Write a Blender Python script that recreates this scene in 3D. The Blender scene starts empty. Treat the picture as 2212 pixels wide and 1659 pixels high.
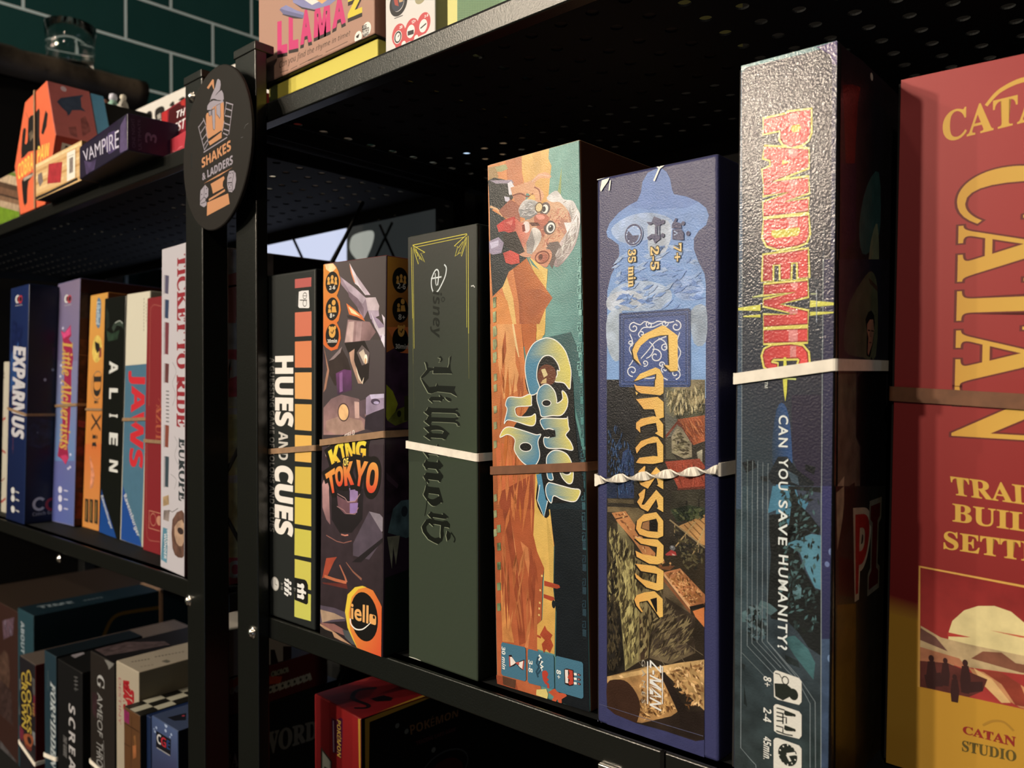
import bpy, math, random
from mathutils import Vector, Matrix
from mathutils.geometry import tessellate_polygon
random.seed(7)
scene = bpy.context.scene
COL = scene.collection
rad = math.radians

# ------------------------------------------------------------------ camera
FPX, YAW, PITCH, ROLL = 1716.0, rad(41.143), rad(0.0667), rad(-0.274)
_f = Vector((-math.sin(YAW) * math.cos(PITCH), math.cos(YAW) * math.cos(PITCH), math.sin(PITCH)))
_r0 = Vector((math.cos(YAW), math.sin(YAW), 0))
_u0 = _r0.cross(_f)
CR = _r0 * math.cos(ROLL) + _u0 * math.sin(ROLL)
CU = -_r0 * math.sin(ROLL) + _u0 * math.cos(ROLL)
CF = _f
cam_d = bpy.data.cameras.new('camera')
cam_d.sensor_width = 36.0
cam_d.lens = 36.0 * FPX / 2212.0
cam_d.clip_start = 0.01
cam_d.dof.use_dof = True
cam_d.dof.focus_distance = 0.43
cam_d.dof.aperture_fstop = 13.0
cam = bpy.data.objects.new('camera', cam_d)
COL.objects.link(cam)
m = Matrix.Identity(4)
for i in range(3):
    m[i][0], m[i][1], m[i][2] = CR[i], CU[i], -CF[i]
cam.matrix_world = m
scene.camera = cam

# ------------------------------------------------------------------ world, exposure
w = bpy.data.worlds.new('room_dark')
scene.world = w
w.use_nodes = True
w.node_tree.nodes['Background'].inputs[0].default_value = (1.0, 0.86, 0.68, 1)
w.node_tree.nodes['Background'].inputs[1].default_value = 0.002
vs = scene.view_settings
vs.view_transform = 'Standard'
vs.look = 'None'
vs.exposure = 2.15
vs.gamma = 1.0
vs.use_curve_mapping = False

# ------------------------------------------------------------------ ceiling lamps of the room (warm bulbs) and an added cool fill
def lamp(name, loc, power, radius=0.05, col=(1.0, 0.82, 0.63)):
    l = bpy.data.lights.new(name, 'POINT')
    l.energy = power
    l.shadow_soft_size = radius
    l.color = col
    o = bpy.data.objects.new(name, l)
    o.location = loc
    COL.objects.link(o)
    return o
lamp('lamp_pendant', (-1.95, -1.70, 1.45), 64)
lamp('lamp_pendant', (-1.55, -2.20, 0.98), 36)
lamp('lamp_pendant', (-1.20, -2.20, 1.02), 36)
lamp('lamp_pendant', (-3.40, -1.40, 0.62), 11)
lamp('lamp_pendant', (0.9, -2.2, 1.3), 13)
lamp('lamp_pendant', (-0.7, -0.5, 1.5), 2.0)
lamp('cool_fill', (1.3, -1.2, -0.75), 0.9, 0.15, (0.62, 0.78, 1.0))  # added cool fill from low down, no known fixture behind it

# ------------------------------------------------------------------ pixel -> ray (camera sits at the origin)
def ray(x, y):
    return CF + CR * ((x - 1106.0) / FPX) - CU * ((y - 829.5) / FPX)
def onY(x, y, Y):
    d = ray(x, y); return d * (Y / d.y)
def onZ(x, y, Z):
    d = ray(x, y); return d * (Z / d.z)
def onX(x, y, X):
    d = ray(x, y); return d * (X / d.x)

# ------------------------------------------------------------------ colour
def lin(c):
    c /= 255.0
    return c / 12.92 if c <= 0.04045 else ((c + 0.055) / 1.055) ** 2.4
WARM = (240, 226, 204)
DIM = (292, 276, 252)  # raised white reference: darkens bottom-board colours to paint in their shade
def rgb(c):
    if isinstance(c, str):
        return tuple(int(c[i:i + 2], 16) for i in (0, 2, 4))
    return c
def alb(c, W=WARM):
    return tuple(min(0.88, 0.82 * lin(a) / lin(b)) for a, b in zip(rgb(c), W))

# ------------------------------------------------------------------ materials
def mat(name, base=None, rough=0.45, spec=0.4, metal=0.0, bump=0.0, bscale=600.0, bdet=2.0, attr=False, coat=0.0, mottle=0.0, mscale=30.0, coatr=0.2):
    M = bpy.data.materials.new(name)
    M.use_nodes = True
    nt = M.node_tree
    b = nt.nodes['Principled BSDF']
    b.inputs['Roughness'].default_value = rough
    b.inputs['Specular IOR Level'].default_value = spec
    b.inputs['Metallic'].default_value = metal
    b.inputs['Coat Weight'].default_value = coat
    b.inputs['Coat Roughness'].default_value = coatr
    tc = nt.nodes.new('ShaderNodeTexCoord')
    if attr:
        a = nt.nodes.new('ShaderNodeAttribute'); a.attribute_name = 'Col'
        n = nt.nodes.new('ShaderNodeTexNoise'); n.inputs['Scale'].default_value = 120.0; n.inputs['Detail'].default_value = 6.0
        nt.links.new(tc.outputs['Object'], n.inputs['Vector'])
        mr = nt.nodes.new('ShaderNodeMapRange')
        mr.inputs[1].default_value = 0.3; mr.inputs[2].default_value = 0.7; mr.inputs[3].default_value = -0.9; mr.inputs[4].default_value = 0.9
        nt.links.new(n.outputs['Fac'], mr.inputs[0])
        mu = nt.nodes.new('ShaderNodeMath'); mu.operation = 'MULTIPLY'
        nt.links.new(mr.outputs[0], mu.inputs[0]); nt.links.new(a.outputs['Alpha'], mu.inputs[1])
        ad = nt.nodes.new('ShaderNodeMath'); ad.operation = 'ADD'; ad.inputs[1].default_value = 1.0
        nt.links.new(mu.outputs[0], ad.inputs[0])
        vm = nt.nodes.new('ShaderNodeVectorMath'); vm.operation = 'SCALE'
        nt.links.new(a.outputs['Color'], vm.inputs[0]); nt.links.new(ad.outputs[0], vm.inputs['Scale'])
        nt.links.new(vm.outputs[0], b.inputs['Base Color'])
    elif mottle > 0:
        n = nt.nodes.new('ShaderNodeTexNoise'); n.inputs['Scale'].default_value = mscale; n.inputs['Detail'].default_value = 8.0
        nt.links.new(tc.outputs['Object'], n.inputs['Vector'])
        r = nt.nodes.new('ShaderNodeValToRGB')
        r.color_ramp.elements[0].position = 0.35; r.color_ramp.elements[1].position = 0.65
        r.color_ramp.elements[0].color = tuple(x * (1 - mottle) for x in base) + (1,)
        r.color_ramp.elements[1].color = tuple(min(1, x * (1 + mottle)) for x in base) + (1,)
        nt.links.new(n.outputs['Fac'], r.inputs[0]); nt.links.new(r.outputs[0], b.inputs['Base Color'])
    else:
        b.inputs['Base Color'].default_value = tuple(base) + (1,)
    if bump > 0:
        n = nt.nodes.new('ShaderNodeTexNoise'); n.inputs['Scale'].default_value = bscale; n.inputs['Detail'].default_value = bdet
        nt.links.new(tc.outputs['Object'], n.inputs['Vector'])
        bp = nt.nodes.new('ShaderNodeBump'); bp.inputs['Strength'].default_value = bump; bp.inputs['Distance'].default_value = 0.001
        nt.links.new(n.outputs['Fac'], bp.inputs['Height']); nt.links.new(bp.outputs['Normal'], b.inputs['Normal'])
        if coat > 0:
            nt.links.new(bp.outputs['Normal'], b.inputs['Coat Normal'])
    return M
PRINT = {
    'satin': mat('print_satin', attr=True, rough=0.5, spec=0.25),
    'gloss': mat('print_gloss', attr=True, rough=0.32, spec=0.35, bump=0.06, bscale=350),
    'linen': mat('print_linen', attr=True, rough=0.32, spec=0.3, bump=0.22, bscale=1500, bdet=3),
    'pebble': mat('print_pebble', attr=True, rough=0.42, spec=0.2, coat=0.5, coatr=0.15, bump=0.20, bscale=1000, bdet=2),
    'matte': mat('print_matte', attr=True, rough=0.7, spec=0.15),
}
METAL = mat('black_powder_coat', (0.006, 0.007, 0.006), rough=0.29, spec=0.6, bump=0.11, bscale=1000, bdet=2)
METALIN = mat('black_powder_coat_shelf', (0.016, 0.0175, 0.018), rough=0.7, spec=0.1)
CHROME = mat('bright_zinc', (0.78, 0.75, 0.70), rough=0.22, metal=1.0)
RUB_T = mat('rubber_tan', alb('9a7450'), rough=0.6, mottle=0.12, mscale=200)
RUB_B = mat('rubber_brown', alb('74482c'), rough=0.6, mottle=0.12, mscale=200)
RUB_W = mat('rubber_cream', alb('f0dfc2'), rough=0.55, mottle=0.06, mscale=200)
RUB_D = mat('rubber_dull', alb('8a6a48'), rough=0.6, mottle=0.1, mscale=200)

# ------------------------------------------------------------------ objects
def tag(o, label, cat, group=None):
    o['label'] = label; o['category'] = cat
    if group: o['group'] = group
    return o
def empty(name, loc, label, cat, group=None):
    o = bpy.data.objects.new(name, None)
    o.empty_display_size = 0.02
    o.location = loc
    COL.objects.link(o)
    return tag(o, label, cat, group)
def link_mesh(name, verts, faces, material, parent=None, origin=None, cols=None, smooth=False, loc=None):
    org = Vector(origin) if origin is not None else (Vector(parent.location) if parent else Vector((0, 0, 0)))
    if parent and parent.parent: org = Vector(parent.location) + Vector(parent.parent.location) if origin is None else org
    me = bpy.data.meshes.new(name)
    me.from_pydata([tuple(Vector(v) - org) for v in verts], [], faces)
    if cols is not None:
        a = me.color_attributes.new('Col', 'FLOAT_COLOR', 'CORNER')
        k = 0
        buf = []
        for fc in cols: 
            for c in fc: buf.extend(c)
        a.data.foreach_set('color', buf)
    me.materials.append(material)
    if smooth:
        for p in me.polygons: p.use_smooth = True
    me.update()
    o = bpy.data.objects.new(name, me)
    COL.objects.link(o)
    if parent: o.parent = parent
    else: o.location = org
    return o
def structure(name, verts, faces, material):
    o = link_mesh(name, verts, faces, material)
    o['kind'] = 'structure'
    return o
def boxvf(a, b):
    x0, y0, z0 = a; x1, y1, z1 = b
    v = [(x0, y0, z0), (x1, y0, z0), (x1, y1, z0), (x0, y1, z0), (x0, y0, z1), (x1, y0, z1), (x1, y1, z1), (x0, y1, z1)]
    f = [(0, 3, 2, 1), (4, 5, 6, 7), (0, 1, 5, 4), (1, 2, 6, 5), (2, 3, 7, 6), (3, 0, 4, 7)]
    return v, f
class MB:
    def __init__(s): s.v = []; s.f = []
    def add(s, vf):
        n = len(s.v); s.v += [Vector(p) for p in vf[0]]; s.f += [tuple(i + n for i in q) for q in vf[1]]; return s
    def box(s, a, b): return s.add(boxvf(a, b))
    def rod(s, p, q, r, n=8, cap=True):
        p = Vector(p); q = Vector(q); d = (q - p).normalized()
        a = d.orthogonal().normalized(); b = d.cross(a)
        v = []; f = []
        for e in (p, q):
            for i in range(n):
                t = 2 * math.pi * i / n; v.append(e + a * (r * math.cos(t)) + b * (r * math.sin(t)))
        for i in range(n): f.append((i, (i + 1) % n, n + (i + 1) % n, n + i))
        if cap: f += [tuple(range(n))[::-1], tuple(range(n, 2 * n))]
        return s.add((v, f))
    def lathe(s, c, prof, axis=(0, 0, 1), n=32):
        c = Vector(c); d = Vector(axis).normalized(); a = d.orthogonal().normalized(); b = d.cross(a)
        v = []; f = []
        for r, h in prof:
            for i in range(n):
                t = 2 * math.pi * i / n; v.append(c + d * h + a * (r * math.cos(t)) + b * (r * math.sin(t)))
        for k in range(len(prof) - 1):
            for i in range(n): f.append((k * n + i, k * n + (i + 1) % n, (k + 1) * n + (i + 1) % n, (k + 1) * n + i))
        f += [tuple(range(n))[::-1], tuple(range((len(prof) - 1) * n, len(prof) * n))]
        return s.add((v, f))
    def build(s, name, material, parent=None, smooth=False):
        return link_mesh(name, s.v, s.f, material, parent, smooth=smooth)
def bevel(o, r, seg=3):
    b = o.modifiers.new('soft_edge', 'BEVEL'); b.width = r; b.segments = seg; b.limit_method = 'ANGLE'; b.angle_limit = rad(40); b.harden_normals = True
    for p in o.data.polygons: p.use_smooth = True
    return o

# ------------------------------------------------------------------ printed faces: artwork lives on real faces of real boxes
class Face:
    def __init__(s, o, u, v, w=None, h=None):
        s.w, s.h_ = w, h
        s.o = Vector(o); s.u = Vector(u).normalized(); s.v = Vector(v).normalized(); s.n = s.u.cross(s.v).normalized()
    def st(s, x, y, h=0.0):
        d = ray(x, y); p = d * ((s.n.dot(s.o) + h) / s.n.dot(d)) - s.o
        return (p.dot(s.u), p.dot(s.v))
    def P(s, st, h=0.0): return s.o + s.u * st[0] + s.v * st[1] + s.n * h
class Sheet:   # one printed part
    def __init__(s): s.v = []; s.f = []; s.c = []
class Pen: pass
pen = Pen(); pen.tr = (0, 0, 1.0); pen.W = WARM; pen.k = 0; pen.m = 0.0; pen.rev = 1
def TR(ox=0, oy=0, s=1.0): pen.tr = (ox, oy, s)
def px(x, y): return (pen.tr[0] + x / pen.tr[2], pen.tr[1] + y / pen.tr[2])
EPS = 2.5e-6
def ST(x, y): return pen.face.st(*px(x, y), EPS * (pen.thing.k + 1))
def use(thing, face, part):
    pen.face = thing.faces[face]; pen.thing = thing; pen.W = thing.W; pen.m = 0.0
    pen.sheet = thing.sheets.setdefault(part, Sheet())
def part(name): pen.sheet = pen.thing.sheets.setdefault(name, Sheet())
def pts(s):
    if not isinstance(s, str): return list(s)
    return [tuple(float(a) for a in q.split(',')) for q in s.split()]
def curve(p, n=5, closed=True):
    out = []; N = len(p)
    for i in range(N if closed else N - 1):
        a, b, c, d = (p[(i - 1) % N], p[i], p[(i + 1) % N], p[(i + 2) % N]) if closed else (p[max(i - 1, 0)], p[i], p[i + 1], p[min(i + 2, N - 1)])
        for k in range(n):
            t = k / n
            out.append(tuple(0.5 * (2 * b[j] + (c[j] - a[j]) * t + (2 * a[j] - 5 * b[j] + 4 * c[j] - d[j]) * t * t + (3 * b[j] - a[j] - 3 * c[j] + d[j]) * t ** 3) for j in (0, 1)))
    if not closed: out.append(p[-1])
    return out
MARG = 0.0007
def bounds():
    f = pen.face
    return None if f.w is None else (MARG, f.w - MARG, MARG, f.h_ - MARG)
def clip(P, B):
    for ax, lim, sg in ((0, B[0], 1), (0, B[1], -1), (1, B[2], 1), (1, B[3], -1)):
        out = []
        for i in range(len(P)):
            a, b = P[i - 1], P[i]
            da, db = (a[ax] - lim) * sg, (b[ax] - lim) * sg
            if (da >= 0) != (db >= 0):
                t = da / (da - db); out.append((a[0] + (b[0] - a[0]) * t, a[1] + (b[1] - a[1]) * t))
            if db >= 0: out.append(b)
        P = out
        if len(P) < 3: return []
    return P
def clamp(q):
    B = bounds()
    return q if B is None else (min(max(q[0], B[0]), B[1]), min(max(q[1], B[2]), B[3]))
def _emit(poly_st, colf, tris=None):
    pen.thing.k += 1
    h = EPS * pen.thing.k
    S = pen.sheet; n = len(S.v)
    if tris is None:
        tris = tessellate_polygon([[Vector((a, b, 0)) for a, b in poly_st]])
    B = bounds()
    if B is None or all(B[0] <= q[0] <= B[1] and B[2] <= q[1] <= B[3] for q in poly_st):
        for q in poly_st: S.v.append(pen.face.P(q, h))
        for t in tris:
            S.f.append(tuple(n + i for i in t)); S.c.append([colf(poly_st[i]) for i in t])
        return
    for t in tris:
        P = clip([poly_st[i] for i in t], B)
        if not P: continue
        n = len(S.v); S.v += [pen.face.P(q, h) for q in P]
        S.f.append(tuple(range(n, n + len(P)))); S.c.append([colf(q) for q in P])
def cf(c, g=None):
    A = alb(c, pen.W) + (pen.m,)
    if g is None: return lambda q: A
    c2, x0, y0, x1, y1 = g
    B = alb(c2, pen.W) + (pen.m,); a = ST(x0, y0); b = ST(x1, y1)
    dx, dy = b[0] - a[0], b[1] - a[1]; L = dx * dx + dy * dy
    def f(q):
        t = ((q[0] - a[0]) * dx + (q[1] - a[1]) * dy) / L
        t = max(0.0, min(1.0, t))
        return tuple(A[i] + (B[i] - A[i]) * t for i in range(4))
    return f
def G(col, p, sm=0, g=None, m=None):           # filled outline
    if m is not None: o = pen.m; pen.m = m
    p = pts(p)
    if sm: p = curve(p, sm if sm > 1 else 5)
    _emit([ST(*q) for q in p], cf(col, g))
    if m is not None: pen.m = o
def L(col, p, w, sm=0, closed=False, w2=None, g=None):   # stroked line, width in millimetres
    p = pts(p)
    if sm: p = curve(p, 5, closed)
    q = [ST(*a) for a in p]
    if closed: q.append(q[0])
    n = len(q); A = []; B = []
    for i in range(n):
        a = q[max(i - 1, 0)]; b = q[min(i + 1, n - 1)]
        if closed and i in (0, n - 1): a = q[n - 2]; b = q[1]
        dx, dy = b[0] - a[0], b[1] - a[1]; l = math.hypot(dx, dy) or 1
        ww = (w if w2 is None else w + (w2 - w) * i / (n - 1)) * 0.0005
        A.append((q[i][0] - dy / l * ww, q[i][1] + dx / l * ww)); B.append((q[i][0] + dy / l * ww, q[i][1] - dx / l * ww))
    allp = A + B
    _emit(allp, cf(col, g), [(i, i + 1, n + i + 1, n + i) for i in range(n - 1)])
def E(col, x, y, rx, ry, g=None, n=28, a0=0, a1=360, m=None):   # ellipse, radii in the same pixels, drawn along the face's axes
    if m is not None: o = pen.m; pen.m = m
    c = ST(x, y); a = abs(ST(x + rx, y)[0] - c[0]); b = abs(ST(x, y + ry)[1] - c[1])
    P = []
    k = n if a1 - a0 >= 360 else n + 1
    for i in range(k):
        t = rad(a0 + (a1 - a0) * i / n); P.append((c[0] + a * math.cos(t), c[1] + b * math.sin(t)))
    _emit(P, cf(col, g))
    if m is not None: pen.m = o
def ring(col, x, y, rx, ry, w, n=32, a0=0, a1=360):
    c = ST(x, y); a = abs(ST(x + rx, y)[0] - c[0]); b = abs(ST(x, y + ry)[1] - c[1]); P = []; Q = []
    ww = w * 0.001
    for i in range(n + 1):
        t = rad(a0 + (a1 - a0) * i / n)
        P.append((c[0] + a * math.cos(t), c[1] + b * math.sin(t))); Q.append((c[0] + (a - ww) * math.cos(t), c[1] + (b - ww) * math.sin(t)))
    _emit(P + Q, cf(col), [(i, i + 1, n + 2 + i, n + 1 + i) for i in range(n)])
def inside(q, P):
    c = False; j = len(P) - 1
    for i in range(len(P)):
        if (P[i][1] > q[1]) != (P[j][1] > q[1]) and q[0] < (P[j][0] - P[i][0]) * (q[1] - P[i][1]) / (P[j][1] - P[i][1]) + P[i][0]: c = not c
        j = i
    return c
def speck(cols, p, n, ln, wd, ang=0.0, da=0.6, seed=1):    # scattered brush strokes inside an outline; sizes in mm
    rg = random.Random(seed); P = [ST(*q) for q in pts(p)]
    x0 = min(q[0] for q in P); x1 = max(q[0] for q in P); y0 = min(q[1] for q in P); y1 = max(q[1] for q in P)
    C = [alb(c, pen.W) + (pen.m,) for c in cols]
    pen.thing.k += 1; h = EPS * pen.thing.k; S = pen.sheet; k = 0
    while k < n:
        k += 1
        q = (rg.uniform(x0, x1), rg.uniform(y0, y1))
        if not inside(q, P): continue
        a = ang + rg.uniform(-da, da); l = ln * 0.0005 * rg.uniform(0.5, 1.4); ww = wd * 0.0005 * rg.uniform(0.6, 1.3)
        dx, dy = math.cos(a), math.sin(a); c = rg.choice(C)
        v = [(q[0] - dx * l, q[1] - dy * l), (q[0] + dy * ww, q[1] - dx * ww), (q[0] + dx * l, q[1] + dy * l), (q[0] - dy * ww, q[1] + dx * ww)]
        if not all(inside(z, P) and clamp(z) == z for z in v): continue
        i = len(S.v); S.v += [pen.face.P(z, h + k * 1e-9) for z in v]; S.f.append((i, i + 1, i + 2, i + 3)); S.c.append([c] * 4)
def rect(a, b): return [(a[0], a[1]), (a[0], b[1]), (b[0], b[1]), (b[0], a[1])]
def R(col, x0, y0, x1, y1, r=0.0, g=None, m=None):   # face-aligned rectangle by two corners, corner radius in mm
    if m is not None: o = pen.m; pen.m = m
    a = ST(x0, y0); b = ST(x1, y1)
    s0, s1 = sorted((a[0], b[0])); t0, t1 = sorted((a[1], b[1]))
    if r <= 0: P = [(s0, t0), (s1, t0), (s1, t1), (s0, t1)]
    else:
        q = min(r * 0.001, (s1 - s0) / 2, (t1 - t0) / 2); P = []
        for cx, cy, a0 in ((s1 - q, t1 - q, 0), (s0 + q, t1 - q, 90), (s0 + q, t0 + q, 180), (s1 - q, t0 + q, 270)):
            for i in range(6):
                t = rad(a0 + 18 * i); P.append((cx + q * math.cos(t), cy + q * math.sin(t)))
    _emit(P, cf(col, g))
    if m is not None: pen.m = o
def RO(col, x0, y0, x1, y1, w):      # rectangle outline
    a = ST(x0, y0); b = ST(x1, y1); s0, s1 = sorted((a[0], b[0])); t0, t1 = sorted((a[1], b[1])); k = w * 0.001
    P = [(s0, t0), (s1, t0), (s1, t1), (s0, t1), (s0 + k, t0 + k), (s1 - k, t0 + k), (s1 - k, t1 - k), (s0 + k, t1 - k)]
    _emit(P, cf(col), [(i, (i + 1) % 4, 4 + (i + 1) % 4, 4 + i) for i in range(4)])
def patch(p, cols, n=6):             # four corners, four colours
    q = [ST(*a) for a in pts(p)]; C = [alb(c, pen.W) + (pen.m,) for c in cols]
    V = []; K = []
    for j in range(n + 1):
        for i in range(n + 1):
            a, b = i / n, j / n; w4 = ((1 - a) * (1 - b), a * (1 - b), a * b, (1 - a) * b)
            V.append(clamp(tuple(sum(w4[k] * q[k][d] for k in range(4)) for d in (0, 1))))
            K.append(tuple(sum(w4[k] * C[k][d] for k in range(4)) for d in range(4)))
    pen.thing.k += 1; h = EPS * pen.thing.k; S = pen.sheet; o = len(S.v)
    S.v += [pen.face.P(v, h) for v in V]
    for j in range(n):
        for i in range(n):
            f = (j * (n + 1) + i, j * (n + 1) + i + 1, (j + 1) * (n + 1) + i + 1, (j + 1) * (n + 1) + i)
            S.f.append(tuple(o + t for t in f)); S.c.append([K[t] for t in f])
ALPH = {'': 0, 'b': 0x1D5D4, 'bi': 0x1D63C, 's': 0x1D400, 'si': 0x1D468, 'f': 0x1D56C, 'sc': 0x1D4D0, 'm': 0x1D670, 'i': 0x1D608}
DIG = {'b': 0x1D7EC, 'bi': 0x1D7EC, 's': 0x1D7CE, 'si': 0x1D7CE, 'f': 0x1D7CE, 'm': 0x1D7F6, 'i': 0}
_tc = {}
def glyphs(s, style, wt, sp):
    key = (s, style, wt, sp)
    if key in _tc: return _tc[key]
    b = ALPH[style]; out = ''
    for ch in s:
        if b and 'A' <= ch <= 'Z': out += chr(b + ord(ch) - 65)
        elif b and 'a' <= ch <= 'z': out += chr(b + 26 + ord(ch) - 97)
        elif ch.isdigit() and DIG.get(style): out += chr(DIG[style] + int(ch))
        else: out += ch
    cu = bpy.data.curves.new('lettering', 'FONT')
    cu.body = out; cu.fill_mode = 'FRONT'; cu.offset = wt; cu.space_character = sp; cu.resolution_u = 5
    o = bpy.data.objects.new('lettering', cu)
    me = bpy.data.meshes.new_from_object(o)
    V = [(v.co.x, v.co.y) for v in me.vertices]; F = [tuple(p.vertices) for p in me.polygons]
    bpy.data.objects.remove(o); bpy.data.curves.remove(cu); bpy.data.meshes.remove(me)
    _tc[key] = (V, F)
    return V, F
def _text(s, Q, col, style, wt, sp, col2, grow=0.0):
    V0, _ = glyphs(s, style, 0.0, sp)
    if not V0: return
    x0 = min(v[0] for v in V0); x1 = max(v[0] for v in V0); y0 = min(v[1] for v in V0); y1 = max(v[1] for v in V0)
    V, F = glyphs(s, style, wt, sp)
    P = []; TT = []
    for x, y in V:
        a = (x - x0) / (x1 - x0); b = (y - y0) / (y1 - y0)
        w4 = ((1 - a) * (1 - b), a * (1 - b), a * b, (1 - a) * b)
        P.append(clamp(tuple(sum(w4[k] * Q[k][d] for k in range(4)) for d in (0, 1)))); TT.append(max(0, min(1, b)))
    A = alb(col, pen.W) + (pen.m,); B = alb(col2, pen.W) + (pen.m,) if col2 else A
    pen.thing.k += 1; h = EPS * pen.thing.k; S = pen.sheet; n = len(S.v)
    S.v += [pen.face.P(p, h) for p in P]
    for f in F:
        S.f.append(tuple(n + i for i in f)); S.c.append([tuple(A[k] + (B[k] - A[k]) * TT[i] for k in range(4)) for i in f])
def T(s, quad, col, style='b', wt=0.0, sp=1.0, col2=None, ol=None, olw=0.05):    # quad: BL BR TR TL of the lettering
    Q = [ST(*q) for q in pts(quad)]
    if ol: _text(s, Q, ol, style, wt + olw, sp, None)
    _text(s, Q, col, style, wt, sp, col2)
def V(s, x0, y0, x1, y1, col, style='b', wt=0.0, sp=1.0, col2=None, ol=None, olw=0.05):   # lettering that reads downwards; x0 foot, x1 head
    a = ST(x0, y0); b = ST(x1, y1)
    Q = [a, (a[0], b[1]), b, (b[0], a[1])]
    if ol: _text(s, Q, ol, style, wt + olw, sp, None)
    _text(s, Q, col, style, wt, sp, col2)
def H(s, x0, y0, x1, y1, col, style='b', wt=0.0, sp=1.0, col2=None, ol=None, olw=0.05):   # upright lettering; (x0,y0) foot start, (x1,y1) head end
    a = ST(x0, y0); b = ST(x1, y1)
    Q = [a, (b[0], a[1]), b, (a[0], b[1])]
    if ol: _text(s, Q, ol, style, wt + olw, sp, None)
    _text(s, Q, col, style, wt, sp, col2)

# ------------------------------------------------------------------ game boxes
class Thing: pass
def rounded(o, u, v, n, w, h, d, r, seg=2):
    """box from corner o along u (w), v (h), n (d) with rounded edges; returns verts, faces, normals tag"""
    # superellipsoid-free construction: three shells of inset quads joined by bevel strips through a subdivided lattice
    def axis(len_): 
        a = [r * (1 - math.cos(math.pi / 2 * i / seg)) for i in range(seg + 1)]
        return a, [len_ - x for x in a[::-1]]
    V = {}; vl = []; F = []
    def pos(i, j, k):
        key = (i, j, k)
        if key in V: return V[key]
        N = 2 * seg + 2
        dirv = []; base = []
        for idx, ln in ((i, w), (j, h), (k, d)):
            if idx <= seg: t = 1 - idx / seg; base.append(r); dirv.append(-math.sin(t * math.pi / 4) / math.cos(t * math.pi / 4))
            else: t = (idx - seg - 1) / seg; base.append(ln - r); dirv.append(math.sin(t * math.pi / 4) / math.cos(t * math.pi / 4))
        q = Vector(dirv); 
        q = q.normalized() * r if q.length > 0 else q
        p = Vector(base) + q
        V[key] = len(vl); vl.append(o + u * p.x + v * p.y + n * p.z)
        return V[key]
    N = 2 * seg + 1
    for i in range(N):
        for j in range(N):
            F.append(((pos(i, j, 0), pos(i + 1, j, 0), pos(i + 1, j + 1, 0), pos(i, j + 1, 0)), 'front'))
            F.append(((pos(i, j, N), pos(i, j + 1, N), pos(i + 1, j + 1, N), pos(i + 1, j, N)), 'back'))
            F.append(((pos(0, i, j), pos(0, i + 1, j), pos(0, i + 1, j + 1), pos(0, i, j + 1)), 'side_a'))
            F.append(((pos(N, i, j), pos(N, i, j + 1), pos(N, i + 1, j + 1), pos(N, i + 1, j)), 'side_b'))
            F.append(((pos(i, 0, j), pos(i, 0, j + 1), pos(i + 1, 0, j + 1), pos(i + 1, 0, j)), 'bottom'))
            F.append(((pos(i, N, j), pos(i + 1, N, j), pos(i + 1, N, j + 1), pos(i, N, j + 1)), 'top'))
    return vl, F
def gbox(label, P, zs, depth, cols, gloss='satin', W=WARM, r=0.0012, name='board_game_box', cat='board game box', group=None, base='2a2622', tray=True):
    X, Y, yaw, lean, tilt, w_, h_ = P
    t = Thing(); yaw, lean, tilt = rad(yaw), rad(lean), rad(tilt)
    u = Vector((math.cos(yaw), math.sin(yaw), 0)); n = Vector((-math.sin(yaw), math.cos(yaw), 0)); k = Vector((0, 0, 1))
    kt = k * math.cos(tilt) + n * math.sin(tilt)
    ul = u * math.cos(lean) + kt * math.sin(lean); vl = -u * math.sin(lean) + kt * math.cos(lean)
    o = Vector((X, Y, zs))
    if lean < 0: o = o + k * (-math.sin(lean) * w_)
    nl = vl.cross(ul)   # points into the shelf
    if nl.dot(n) < 0: nl = -nl
    # a tilted box stands on its rear lower edge: keep that edge on the shelf
    low = min((ul * (a * w_) + nl * (b * depth)).z for a in (0, 1) for b in (0, 1))
    if o.z + low < zs: 
        dz = zs - (o.z + low)
        o = o + k * dz * 0.0 if tilt > 0 else o
    t.o, t.u, t.v, t.n, t.w, t.h, t.d, t.W = o, ul, vl, nl, w_, h_, depth, W
    t.faces = {'front': Face(o, ul, vl, w_, h_), 'side': Face(o + ul * w_, nl, vl, depth, h_), 'top': Face(o + vl * h_, ul, nl, w_, depth)}
    t.sheets = {}; t.k = 2; t.gloss = gloss
    t.root = empty(name, o + ul * (w_ / 2) + nl * (depth / 2), label, cat, group)
    V_, F_ = rounded(o, ul, vl, nl, w_, h_, depth, r)
    C = []
    for f, side in F_:
        c = cols.get(side, '26221e' if side == 'bottom' else cols.get('all', '202020'))  # undersides default to near-black, standing in for the shade beneath the box
        C.append([alb(c, W) + (0.0,)] * 4)
    lo = link_mesh('lid', V_, [f for f, _ in F_], PRINT[gloss], t.root, cols=C)
    big = max(p.area for p in lo.data.polygons)
    for p in lo.data.polygons: p.use_smooth = p.area < 1.2e-3 * 0.2
    if tray:
        e = 0.0015
        V_, F_ = rounded(o + ul * -0.0008 + vl * e + nl * e, ul, vl, nl, 0.004, h_ - 2 * e, depth - 2 * e, 0.0005, 1)
        c = alb(base, W) + (0.0,)
        link_mesh('base', V_, [f for f, _ in F_], PRINT['matte'], t.root, cols=[[c] * 4 for _ in F_])
    ALL.append(t)
    return t
ALL = []
def finish():
    for t in ALL:
        for name, S in t.sheets.items():
            link_mesh(name, S.v, S.f, PRINT[t.gloss if not getattr(t, 'pg', None) else t.pg], t.root, cols=S.c)
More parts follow.
